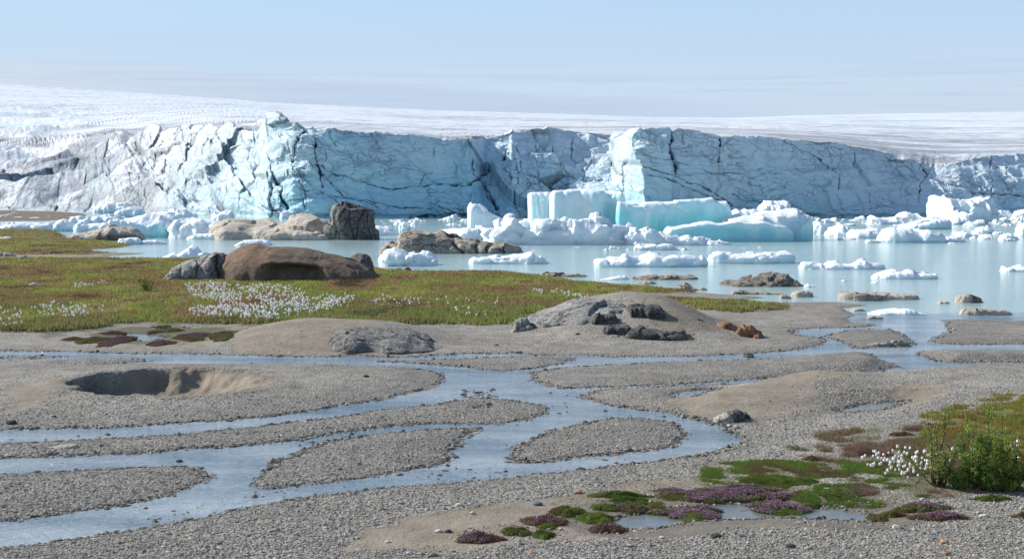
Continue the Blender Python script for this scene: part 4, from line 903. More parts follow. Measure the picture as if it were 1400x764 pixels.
def hollow(v, u, ph, z):
    v = v.copy(); front = ph < PI / 2
    g = np.exp(-(((u - .505) / .155) ** 4)) * sstep(.62, .36, z + .9 * (u - .5) ** 2) * front
    v[:, 1] += 1.0 * g; 
    lip = np.exp(-(((u - .505) / .17) ** 4)) * np.exp(-((z - .60) / .07) ** 2) * front
    v[:, 1] -= .35 * lip
    return v
ROCKS = [
 ('bedrock_knoll', [(300, 384), (306, 352), (312, 347), (322, 342), (336, 335.5), (347, 333), (354, 333), (366, 337), (390, 337.5), (420, 339), (440, 343), (460, 348), (478, 353), (492, 360), (505, 368), (513, 378), (520, 386)], 387, 9.0, 'brownrock',
   dict(n=2.0, top_n=1.8, amp=.22, fq=.4, fac=.08, ffq=.35, seed=301, nu=190, nv=90, zb=.1, sculpt=hollow, tone=lambda u, ph, z: .9 * sstep(.30, .12, np.abs(u - .16)) * sstep(.3, .9, z)), 'large brown rounded bedrock knoll with a shadowed hollow, at the meadow edge', 'rock'),
 ('boulder', [(224, 383), (228, 376), (238, 368), (250, 360), (260, 355.5), (275, 351), (288, 348), (300, 346.5), (306, 349), (311, 357), (316, 372), (318, 383)], 385, 5.0, 'greyrock',
   dict(n=2.3, amp=.22, fq=.8, fac=.30, ffq=.5, seed=302, nu=120, nv=60, zb=.1, cleft=cl((.60, .015, .1), (.86, .03, -.1))), 'pale grey sloping boulder leaning against the brown knoll', 'boulder'),
 ('boulder', [(474, 362), (480, 354), (488, 350.5), (496, 350), (503, 353), (508, 360), (512, 368)], 369, 3.5, 'darkrock', dict(n=2.4, amp=.2, fq=.9, fac=.2, ffq=.7, seed=303, zb=.1), 'dark weathered boulder behind the low end of the brown knoll', 'boulder'),
 ('boulder', [(697, 454), (699, 445), (705, 438), (712, 434.5), (719, 435), (725, 442), (729, 452), (730, 454)], 454.5, .95, 'greyrock', dict(n=2.5, amp=.10, fq=1.6, fac=.12, ffq=1.4, seed=304, zb=.1, nu=70, nv=44), 'single rounded grey boulder standing on gravel beside the striped whaleback', 'boulder'),
 ('flat_rock', [(450, 462), (460, 453), (480, 449.5), (520, 450), (560, 455), (585, 463), (600, 473), (610, 481)], 481.5, 5.4, 'slab', dict(n=2.0, top_n=1.4, amp=.10, fq=1.6, fac=.07, ffq=.9, seed=305, nu=150, nv=80, zb=.1, ends=3), 'cracked grey striated slab breaking out of the sandy mound by the stream', 'rock'),
 ('flat_rock', [(722, 441), (740, 430), (760, 421), (780, 414), (800, 410.5), (825, 411), (850, 414), (875, 418), (890, 422), (900, 430)], 446, 7.0, 'greyrock', dict(n=1.9, top_n=1.5, amp=.10, fq=.8, fac=.16, ffq=.5, seed=306, nu=150, nv=60, zb=.25, ends=2.6), 'smooth light grey bedrock crest of the whaleback above the meadow', 'rock'),
 ('rock_block', [(808, 446), (810, 438), (816, 431), (828, 429), (840, 429), (844, 434), (845, 443)], 447, 1.0, 'darkrock', dict(n=3.4, amp=.06, fq=1.8, fac=.12, ffq=1.2, seed=307, zb=.70, ends=6), 'wedge-shaped dark block, uppermost of the loose whaleback blocks', 'rock'),
 ('rock_block', [(823, 460), (824, 448), (830, 445.5), (845, 446), (860, 447), (862, 453), (862, 460)], 461, .8, 'darkrock', dict(n=4.5, amp=.05, fq=2, fac=.10, ffq=1.4, seed=308, zb=.42, ends=7), 'squarish dark block below the wedge-shaped one', 'rock'),
 ('rock_block', [(850, 466), (855, 457), (863, 450.5), (876, 449.5), (886, 451), (898, 452), (915, 452.5), (930, 454), (938, 460), (944, 467)], 467, 1.5, 'darkrock', dict(n=3.2, amp=.10, fq=1.6, fac=.16, ffq=1.1, seed=309, zb=.30, ends=5, nu=110), 'long layered dark slab lowest on the whaleback side', 'rock'),
 ('rock_block', [(824, 430), (830, 422), (842, 419.5), (855, 420), (862, 423), (864, 431)], 432, 1.2, 'greyrock', dict(n=3.6, amp=.08, fq=1.6, fac=.14, ffq=1.1, seed=310, zb=.95, ends=6), 'grey ledge with a deep shadow gap under the bedrock crest', 'rock'),
 ('rock_block', [(860, 432), (862, 419), (868, 417), (878, 417.5), (882, 420), (883, 432)], 433, 1.4, 'darkrock', dict(n=4.5, amp=.06, fq=1.6, fac=.12, ffq=1.0, seed=311, zb=.85, ends=8), 'upright dark block at the crest end, first of a touching pair', 'rock'),
 ('rock_block', [(882, 434), (883, 420), (888, 418), (900, 418.5), (905, 423), (908, 434)], 435, 1.6, 'darkrock', dict(n=4.2, amp=.07, fq=1.5, fac=.14, ffq=1.0, seed=312, zb=.80, ends=7), 'cracked dark block at the crest end, second of a touching pair', 'rock'),
 ('rock_fragment', [(826, 463), (832, 458), (842, 457), (850, 460), (852, 463)], 464, .4, 'greyrock', dict(n=2.6, amp=.04, fq=3, fac=.06, ffq=2, seed=313, zb=.33, nu=40, nv=26), 'thin flake leaning before the squarish dark block', 'rock'),
 ('boulder', [(946, 440), (949, 435.5), (954, 434), (959, 436), (964, 440)], 441, .6, 'darkrock', dict(n=2.4, amp=.05, fq=2, fac=.05, ffq=2, seed=314, zb=.40, nu=40, nv=26), 'lone dark stone on the gravel slope above the rust-red rocks', 'rock'),
 ('red_rock', [(1007, 458), (1010, 450), (1016, 446.5), (1024, 448), (1032, 452), (1040, 455), (1043, 459)], 461, .9, 'redrock', dict(n=2.8, amp=.10, fq=2, fac=.20, ffq=1.6, seed=315, zb=.12, nu=60, nv=40), 'rust-red broken rock, larger of two on the gravel', 'rock'),
 ('red_rock', [(1028, 461), (1031, 457), (1037, 456.5), (1041, 461)], 462, .4, 'redrock', dict(n=2.8, amp=.04, fq=3, fac=.08, ffq=2.5, seed=316, zb=.12, nu=36, nv=26), 'small rust-red chip beside the broken red rock', 'rock'),
 ('red_rock', [(980, 441), (990, 439), (1002, 443), (1012, 448), (1016, 452)], 453, .9, 'redrock', dict(n=2.0, top_n=1.6, amp=.05, fq=2, fac=.06, ffq=2, seed=317, zb=.22, nu=60, nv=30), 'flat rust-stained ledge running up from the broken red rock', 'rock'),
 ('boulder', [(1017, 488), (1019, 484.5), (1023, 483), (1028, 485), (1031, 488)], 489, .45, 'darkrock', dict(n=2.5, amp=.04, fq=3, fac=.04, ffq=2, seed=318, zb=0, nu=40, nv=26), 'small black boulder in the upper stream channel', 'rock'),
 ('rock_stump', [(444, 325), (446, 310), (452, 306), (456, 300), (457.5, 284), (462, 282.5), (473, 282.5), (482, 285), (492, 287), (502, 287), (510, 288.5), (511, 300), (515, 312), (519, 326)], 328, 5.5, 'stump', dict(n=3.4, amp=.32, fq=.55, fac=.45, ffq=.45, seed=319, nu=120, nv=70, tone=lambda u, ph, z: .9 * sstep(.25, .5, u + .2 * (z - .5)), cleft=cl((.30, .015, .2), (.52, .012, -.1), (.66, .02, .15), (.83, .012, -.1))), 'squared grey rock stump with vertical clefts in the lake before the cliff', 'rock'),  # tone paints the shaded front darker, leaving the sunward end pale
 ('rock_ledge', [(290, 318), (300, 303), (312, 299), (330, 299), (350, 301), (368, 303), (382, 305), (392, 303), (401, 298), (412, 295.5), (425, 296), (436, 299), (445, 303), (454, 314), (460, 325)], 328, 15, 'tanrock', dict(n=1.8, top_n=1.6, amp=.35, fq=.35, fac=.40, ffq=.3, seed=320, nu=170, nv=70), 'pale tan rock ledges with two humps, joined to the rock stump', 'rock'),
 ('rock_ledge', [(355, 325), (360, 319), (385, 316), (420, 317), (445, 320), (450, 326)], 328.5, 3, 'tanrock', dict(n=3, amp=.14, fq=.7, fac=.18, ffq=.6, seed=321, nu=90), 'low flat tan ledge at the waterline beneath the two humps', 'rock'),
 ('rock_outcrop', [(90, 328), (98, 322), (110, 320), (122, 318.5), (134, 317), (142, 313), (152, 309), (165, 309.5), (178, 311), (188, 313), (194, 320), (197, 327)], 329, 4.5, 'tanrock', dict(n=2.6, amp=.25, fq=.7, fac=.30, ffq=.55, seed=322, nu=120, nv=50, tone=lambda u, ph, z: .95 * sstep(.65, .3, z) * (ph < 1.6) * sstep(.35, .5, u)), 'brown-capped rock with a front darker towards the bottom, below the translucent blue iceberg', 'rock'),  # tone darkens the lower front of one half
 ('rock_island', [(518, 338), (530, 333), (546, 331), (548, 320), (552, 316), (562, 314.5), (575, 316), (600, 319), (625, 322), (650, 327), (672, 331), (690, 333), (705, 335), (712, 338), (716, 342)], 347, 6.5, 'islrock', dict(n=2.3, amp=.25, fq=.6, fac=.28, ffq=.45, seed=323, nu=190, nv=70, cleft=cl((.54, .012, -.10), (.68, .008, .02), (.755, .010, .05), (.86, .006, 0)), sculpt=dent([(.54, .02, -.10, .35), (.68, .012, .02, .25), (.755, .014, .05, .25)])), 'long tapering brown-grey rock island in the lake with dark clefts', 'rock'),
 ('rock_island', [(984, 388), (1000, 385), (1015, 381), (1030, 378), (1048, 375.5), (1062, 374.5), (1072, 376), (1082, 380), (1090, 385), (1097, 390)], 392, 4.0, 'roughrock', dict(n=2.0, amp=.14, fq=1.2, fac=.2, ffq=1.3, seed=324, nu=120, nv=56), 'dark pointed rock island with rough slanting layers near the meadow shore', 'rock'),
 ('rock_ledge', [(863, 379), (875, 377.5), (900, 376.5), (925, 376), (945, 377), (954, 380)], 382.5, 1.7, 'islrock', dict(n=2.6, amp=.08, fq=1.4, fac=.12, ffq=1.2, seed=325, nu=90), 'long low rock ledge awash off the meadow shore', 'rock'),
 ('rock_ledge', [(739, 376), (748, 373.5), (757, 372), (764, 374), (785, 374.5), (803, 377)], 378.5, 1.4, 'islrock', dict(n=2.4, amp=.06, fq=1.5, fac=.1, ffq=1.3, seed=326, nu=80), 'flat thin rock ledge closest to the green meadow point', 'rock'),
 ('boulder', [(873, 387), (880, 384.5), (888, 383.5), (894, 386), (897, 388)], 388.5, .8, 'islrock', dict(n=2.4, amp=.06, fq=2, fac=.08, ffq=1.6, seed=327, nu=50, nv=30), 'small hump of rock between the long ledge and the shore', 'rock'),
 ('boulder', [(923, 395), (928, 389), (936, 386), (942, 388), (950, 392), (966, 395.5)], 397, 1.4, 'islrock', dict(n=2.3, amp=.1, fq=1.6, fac=.14, ffq=1.3, seed=328, nu=60, nv=36), 'pointed tan rock with a trailing tail beside the shore', 'rock'),
 ('rock_ledge', [(1000, 398), (1015, 396.5), (1040, 398), (1060, 400), (1075, 401.5)], 402.5, .9, 'islrock', dict(n=2.2, amp=.04, fq=1.8, fac=.07, ffq=1.5, seed=329, nu=70, nv=30), 'barely emerging sliver of rock before the dark pointed island', 'rock'),
 ('boulder', [(1064, 407), (1067, 403.5), (1073, 402), (1079, 405), (1082, 407.5)], 408.5, .6, 'islrock', dict(n=2.4, amp=.04, fq=2.5, fac=.04, ffq=2, seed=330, nu=44, nv=28), 'rounded olive stone beside the small tan slab', 'rock'),
 ('flat_rock', [(1082, 404), (1084, 399.5), (1092, 398), (1103, 398), (1111, 399.5), (1112, 404)], 406, .9, 'tanrock', dict(n=4, amp=.05, fq=1.8, fac=.06, ffq=1.5, seed=331, nu=60, nv=34), 'small squarish tan slab near the gravel point', 'rock'),
 ('flat_rock', [(1146, 406), (1148, 400.5), (1157, 399), (1180, 399), (1205, 400.5), (1230, 402), (1250, 402), (1256, 405), (1257, 408)], 410, 1.5, 'tanrock', dict(n=3.6, amp=.08, fq=1.4, fac=.12, ffq=1.1, seed=332, nu=110, nv=44), 'long tan slab lying in the lake behind a shaded block', 'rock'),
 ('rock_block', [(1166, 409), (1168, 403.5), (1180, 402), (1197, 402), (1206, 404), (1208, 409)], 411.5, .8, 'greyrock', dict(n=3.6, amp=.05, fq=1.8, fac=.08, ffq=1.4, seed=333, nu=60, nv=34), 'shaded grey block resting against the long tan slab', 'rock'),
 ('boulder', [(1306, 412), (1309, 406), (1315, 403), (1322, 403), (1332, 407), (1344, 412)], 414, 1.0, 'tanrock', dict(n=2.5, amp=.08, fq=1.8, fac=.12, ffq=1.3, seed=334, nu=70, nv=40, tone=lambda u, ph, z: sstep(.4, .55, u)), 'humped boulder, pale one side, shade painted on the other, in open shallows', 'rock'),  # tone puts shade into the colour of the half facing away from the sun
 ('flat_rock', [(1281, 414), (1285, 412), (1292, 411.5), (1298, 413.5)], 415, .5, 'tanrock', dict(n=2.6, amp=.03, fq=2.5, fac=.04, ffq=2, seed=335, nu=40, nv=26), 'tiny cream stone beside the humped boulder', 'rock'),
 ('flat_rock', [(1312, 428), (1315, 423.5), (1330, 422), (1350, 422), (1370, 423), (1381, 426), (1383, 429)], 431, 1.0, 'tanrock', dict(n=3.4, amp=.05, fq=1.6, fac=.07, ffq=1.2, seed=336, nu=90, nv=40), 'cream log-shaped slab lying in the water by the gravel flat', 'rock'),
 ('flat_rock', [(1162, 424), (1168, 421.5), (1178, 421.5), (1183, 424)], 425.5, .45, 'tanrock', dict(n=2.6, amp=.03, fq=2.5, fac=.04, ffq=2, seed=337, nu=40, nv=26), 'small brown slab just off the gravel point', 'rock'),
 ('flat_rock', [(1185, 434.5), (1192, 432), (1203, 432), (1207, 435)], 436, .5, 'palerock', dict(n=2.6, amp=.03, fq=2.5, fac=.04, ffq=2, seed=338, nu=40, nv=26), 'pale flat stone in the shallows before the ice ribbon', 'rock'),
 ('boulder', [(1218, 471), (1220, 465), (1227, 463), (1234, 466), (1243, 470)], 472, .45, 'greyrock', dict(n=2.8, amp=.05, fq=2.5, fac=.07, ffq=2, seed=339, nu=44, nv=30, zb=.06), 'angular stone on the tip of the small gravel islet', 'rock'),
 ('flat_rock', [(1186, 471), (1195, 467.5), (1212, 467), (1220, 471)], 472.5, .5, 'greyrock', dict(n=2.2, amp=.04, fq=2.5, fac=.07, ffq=2, seed=340, nu=44, nv=26, zb=.06), 'low stone ledge beside the angular stone on the islet', 'rock'),
 ('boulder', [(977, 573), (984, 568), (993, 564), (1002, 561), (1008, 560), (1014, 563), (1018, 568), (1018, 573)], 574.5, .50, 'palerock', dict(n=2.5, amp=.05, fq=3, fac=.07, ffq=2.4, seed=341, nu=60, nv=36, zb=.10, tone=lambda u, ph, z: sstep(.45, .55, u + .2 * (z - .5))), 'cream boulder with its shaded side painted black, half buried by the sand mound', 'rock'),  # tone paints the unlit half nearly black
 ('boulder', [(1010, 571), (1012, 565), (1019, 564), (1025, 567), (1027, 571)], 572.5, .28, 'darkrock', dict(n=2.5, amp=.03, fq=4, fac=.04, ffq=3, seed=342, nu=40, nv=26, zb=.08), 'small black stone touching the half buried cream boulder', 'rock'),
 ('flat_rock', [(62, 613), (70, 610), (85, 607.5), (100, 606.5), (108, 607)], 614, .28, 'palerock', dict(n=2.0, top_n=1.5, amp=.01, fq=3, fac=.01, ffq=3, seed=343, nu=50, nv=24, zb=.045), 'flat cream slab lying on the gravel bar between two streams', 'rock'),
 ('boulder', [(38, 392), (43, 387), (50, 385.5), (58, 388), (62, 392)], 393, .8, 'palerock', dict(n=2.4, amp=.08, fq=2, fac=.12, ffq=1.6, seed=344, nu=44, nv=28, zb=.12), 'small pale rock poking out of the brown meadow', 'rock'),
 ('flat_rock', [(24, 354), (26, 350.5), (34, 349.5), (40, 352), (42, 354)], 355, 1.0, 'greyrock', dict(n=2.6, amp=.08, fq=1.6, fac=.1, ffq=1.4, seed=345, nu=44, nv=28, zb=.08), 'dark grey stone on the muddy strip crossing the meadow', 'rock'),
 ('flat_rock', [(-6, 349), (-2, 345), (10, 344), (19, 347), (22, 350)], 351, 1.2, 'palerock', dict(n=2.6, amp=.1, fq=1.6, fac=.14, ffq=1.4, seed=346, nu=44, nv=28, zb=.08), 'whitish stones at the start of the muddy meadow strip', 'rock'),
 ('flat_rock', [(-10, 328), (0, 324), (12, 324), (20, 328)], 328.5, 2.0, 'tanrock', dict(n=2.6, amp=.1, fq=1.2, fac=.12, ffq=1, seed=347, nu=44, nv=28, zb=.1), 'tan slab lying in the upper brown meadow', 'rock'),
 ('boulder', [(540, 370), (542, 367), (546, 366), (549, 368), (550, 370)], 371, .5, 'darkrock', dict(n=2.5, amp=.05, fq=2, fac=.05, ffq=2, seed=348, nu=36, nv=24, zb=.05), 'dark stone on the shore under the twin-humped floe, squarer of two', 'rock'),
 ('boulder', [(552, 371), (554, 367), (558, 365.5), (561, 367), (562, 371)], 371.8, .5, 'darkrock', dict(n=2.8, amp=.05, fq=2, fac=.05, ffq=2, seed=349, nu=36, nv=24, zb=.05), 'reddish dark stone on the shore, taller of two under the floe', 'rock'),
 ('boulder', [(749, 380), (751, 377.5), (754, 377), (757, 379), (758, 380)], 380.6, .45, 'darkrock', dict(n=2.5, amp=.04, fq=2, fac=.04, ffq=2, seed=350, nu=32, nv=22, zb=.03), 'black pebble-like boulder at the tip of the meadow shore', 'rock'),
 ('boulder', [(810, 412), (814, 407), (818, 405), (821, 408), (824, 412)], 413, .5, 'greyrock', dict(n=2.6, amp=.06, fq=2, fac=.1, ffq=2, seed=351, nu=36, nv=26, zb=1.0), 'small stacked stone on top of the bedrock crest', 'rock'),
 ('boulder', [(582, 458), (586, 455), (592, 455), (595, 458)], 459, .35, 'darkrock', dict(n=2.5, amp=.03, fq=3, fac=.04, ffq=2, seed=352, nu=32, nv=22, zb=.1), 'small dark stone on the gravel above the striated slab', 'rock'),
]
for nm, pf, yb, dp, mt, kw, lab, cat in ROCKS:
    kw = dict(kw); kw.pop('x', None)
    if kw.get('zb', 0) > .15:                              # blocks sitting on a mound: seat them on the real relief
        Xm, Ym, zm = on_ground((pf[0][0] + pf[-1][0]) / 2, yb)
        kw['zb'] = float(max(zm, .05)) - .04
    o = rock_body(nm, pf, yb, dp, mt, **kw)
    tag(o, lab, cat)

# loose stones lying on the gravel, each its own mesh
STONES = [(735, 690, 13, 'stones_c', 'bluish stone beside the mossy cushions on wet sand'), (613, 727, 11, 'd', 'dark blue-grey stone on the sand'), (790, 674, 12, 't', 'orange-brown stone on the gravel near the green cushions'),
 (726, 757, 11, 't', 'orange stone on the gravel at the bottom rim of the view'), (979, 734, 16, 'd', 'dark brown stone on the pale gravel, biggest loose one there'), (1081, 748, 15, 'd', 'black angular stone on the open pale gravel'),
 (1132, 731, 9, 't', 'pinkish stone on the gravel below the flowering cushions'), (1291, 742, 12, 't', 'orange stone on gravel, upper of two close together'), (1293, 758, 12, 't', 'orange stone on gravel, lower of two close together'),
 (1226, 722, 14, 'p', 'pale stone below the ringed moss cushion'), (628, 691, 11, 'p', 'cream stone at the upper edge of the damp sand'), (646, 702, 9, 'p', 'small cream stone just below another on damp sand'),
 (600, 727, 11, 'p', 'cream stone beside the dark blue-grey stone'), (16, 579, 14, 'd', 'dark flat stone on the big gravel bar below the hollow'), (74, 570, 7, 'd', 'small dark stone above the flat one on the gravel bar'),
 (245, 631, 9, 'd', 'dark stone at the edge of the foaming stream bend'), (735, 632, 6, 'd', 'small stone in the stream beside the oval gravel islet'), (842, 633, 7, 't', 'brown stone in the stream below the oval gravel islet'),
 (1021, 652, 9, 't', 'brown stone just above the bright green turf'), (905, 735, 9, 'p', 'greyish stone in the gravel near the flowering cushions'), (500, 515, 8, 'd', 'dark stone on the tip of the big gravel bar'),
 (760, 438, 5, 'd', 'tiny dark stone on the smooth flank of the whaleback'), (790, 457, 6, 'd', 'tiny dark stone low on the whaleback gravel'), (679, 472, 5, 'd', 'small stone on the gravel beyond the upper stream'),
 (1345, 706, 12, 'p', 'flat pale stone close to the fruiting shrubs'), (445, 722, 8, 'p', 'small pale stone at the sandy margin'), (530, 741, 8, 'p', 'light stone on the sandy patch by the gravel'), (560, 757, 10, 'p', 'light stone at the bottom rim on sand')]
def ico(sub=1):
    import bmesh
    bm = bmesh.new(); bmesh.ops.create_icosphere(bm, subdivisions=sub, radius=1)
    v = A([x.co[:] for x in bm.verts]); f = A([[q.index for q in x.verts] for x in bm.faces]); bm.free()
    return v, f
IV2, IF2 = ico(3); IV1, IF1 = ico(1)
for i, (px, row, wpx, tone, lab) in enumerate(STONES):
    X, Y, z = on_ground(px, row)
    s = wpx / 2 / F * float(Y)
    v = IV2.copy(); d = 1 + .22 * fbm3(v[:, 0] * 1.2 + i * 5, v[:, 1] * 1.2, v[:, 2] * 1.2, 3, 400) + .16 * facet3(v[:, 0] * 1.1 + i * 3, v[:, 1] * 1.1, v[:, 2] * 1.1, 401)
    v = v * d[:, None] * s * [1, .8, .5]
    c = {'d': (.06, .06, .06), 't': (.36, .20, .11), 'p': (.50, .47, .40)}.get(tone, (.11, .14, .15))
    cc = A(c) * (1 + .25 * fbm3(v[:, 0] / s * 2, v[:, 1] / s * 2, v[:, 2] / s * 2, 3, 402))[:, None]
    tag(link('stone', make_mesh('stone', v, IF2, [M['stones']], False, {'tint': cc}), None, (float(X), float(Y), float(z) + s * .22)), lab, 'stone')
# ---------------------------------------------------------------- vegetation
def blades(X, Y, Z, hgt, wid, cols, k=4, spread=.06, lean=.45, seg=False):
    """k pointed blades per tuft, all in one pair of arrays"""
    n_ = len(X); m_ = n_ * k
    ang = rng.random(m_) * 2 * PI
    x = np.repeat(X, k) + spread * rng.standard_normal(m_); y = np.repeat(Y, k) + spread * rng.standard_normal(m_); z = np.repeat(Z, k) - .01
    h = np.repeat(hgt, k) * rng.uniform(.55, 1.15, m_); w_ = np.repeat(wid, k) * rng.uniform(.6, 1.3, m_)
    lx = np.cos(ang) * h * lean * rng.random(m_); ly = np.sin(ang) * h * lean * rng.random(m_)
    fa = rng.random(m_) * PI; wx, wy = np.cos(fa) * w_ / 2, np.sin(fa) * w_ / 2
    v = np.stack([np.stack([x - wx, y - wy, z], 1), np.stack([x + wx, y + wy, z], 1), np.stack([x + lx, y + ly, z + h], 1)], 1).reshape(-1, 3)
    f = np.arange(m_ * 3).reshape(-1, 3)
    c = np.repeat(cols, k, 0) * rng.uniform(.75, 1.3, (m_, 1))
    return v, f, np.repeat(c, 3, 0)

def scatter_px(n_, x0, x1, y0, y1, test):
    out = []
    got = 0
    for _ in range(40):
        px = rng.uniform(x0, x1, n_); row = rng.uniform(y0, y1, n_)
        X, Y = P(px, row, .06); keep = test(X, Y, px, row)
        out.append(np.stack([X[keep], Y[keep], px[keep], row[keep]], 1)); got += keep.sum()
        if got >= n_: break
    return np.concatenate(out)[:n_]

def patchcol(X, Y, pal, sc=.35, s=500, row=None):
    t = np.clip(.5 + 1.0 * fbm2(X * sc, Y * sc * .55, 5, s, .6), 0, .999) * (len(pal) - 1)
    i = t.astype(int); f_ = (t - i)[:, None]; pal = A(pal)
    return pal[i] * (1 - f_) + pal[np.minimum(i + 1, len(pal) - 1)] * f_

# the meadow behind the streams
g = scatter_px(70000, -60, 1080, 313, 458, lambda X, Y, px, row: (lookup(GG, X, Y) > .35) & (lookup(GW, X, Y) > .1) & ((union(MOSSY[1:], X, Y, 2) > 0) | (rng.random(len(X)) < .5)))
X, Y, R_ = g[:, 0], g[:, 1], g[:, 3]
c = patchcol(X, Y, [(.08, .06, .035), (.20, .13, .065), (.24, .165, .085), (.21, .17, .065), (.17, .205, .05), (.26, .27, .07), (.28, .21, .10), (.17, .125, .06)], .3)
front = sstep(398, 440, R_) * sstep(-.2, .3, fbm2(X * .2, Y * .1, 3, 510) + .25)
c = c * 1.38
c = c * (1 - .55 * front[:, None]) + A([.19, .235, .08]) * (.55 * front[:, None])
hh = .07 + .10 * rng.random(len(X)) + .13 * front * rng.random(len(X))
v, f, cc = blades(X, Y, gz(X, Y), hh, hh * .22 + .0006 * Y, c, 5, .14)
link('grass', make_mesh('grass', v, f, [M['leaf']], False, {'tint': cc}), kind='stuff', label='green and straw coloured grass covering the wet meadow')
# yellow-green grass around the shrubs
g = scatter_px(12000, 1260, 1460, 550, 640, lambda X, Y, px, row: sdf(GRASS[1], X, Y, 2) < .15 * fbm2(X * 3, Y * 3, 2, 8))
X, Y = g[:, 0], g[:, 1]
c = patchcol(X, Y, [(.22, .10, .05), (.26, .20, .05), (.22, .24, .05), (.30, .24, .08), (.14, .19, .04)], .7, 520)
v, f, cc = blades(X, Y, gz(X, Y), .05 + .09 * rng.random(len(X)), np.full(len(X), .02), c, 5, .05)
link('grass', make_mesh('grass', v, f, [M['leaf']], False, {'tint': cc}), kind='stuff', label='short yellowish grass behind the shrubs')
# brown heath twigs
g = scatter_px(11000, 1080, 1470, 588, 690, lambda X, Y, px, row: sdf(HEATH[0], X, Y, 2) < -.12 + .5 * fbm2(X * 1.3, Y * 1.3, 4, 9, .65))
X, Y = g[:, 0], g[:, 1]
c = patchcol(X, Y, [(.12, .07, .05), (.22, .14, .10), (.26, .19, .14), (.20, .15, .07), (.17, .19, .055), (.24, .16, .12)], 1.6, 530)
v, f, cc = blades(X, Y, gz(X, Y), .05 + .11 * rng.random(len(X)) ** 1.5, np.full(len(X), .012), c, 6, .06, 1.1)
link('heath_undergrowth', make_mesh('heath', v, f, [M['leaf']], False, {'tint': cc}), kind='stuff', label='brownish purple heath twigs around the shrubs')
# bright turf
g = scatter_px(15000, 960, 1300, 625, 705, lambda X, Y, px, row: (sdf(TURF[0], X, Y, 2) < -.06 + .5 * fbm2(X * 1.6, Y * 1.6, 4, 10, .65)) & (lookup(GW, X, Y) > .02))
X, Y = g[:, 0], g[:, 1]
c = patchcol(X, Y, [(.16, .10, .05), (.13, .17, .04), (.11, .21, .03), (.17, .20, .055), (.14, .12, .05), (.19, .12, .06)], 1.1, 540)
v, f, cc = blades(X, Y, gz(X, Y), .025 + .055 * rng.random(len(X)), np.full(len(X), .013), c, 5, .04)
link('moss', make_mesh('turf', v, f, [M['leaf']], False, {'tint': cc}), kind='stuff', label='low bright green turf spreading over wet gravel')

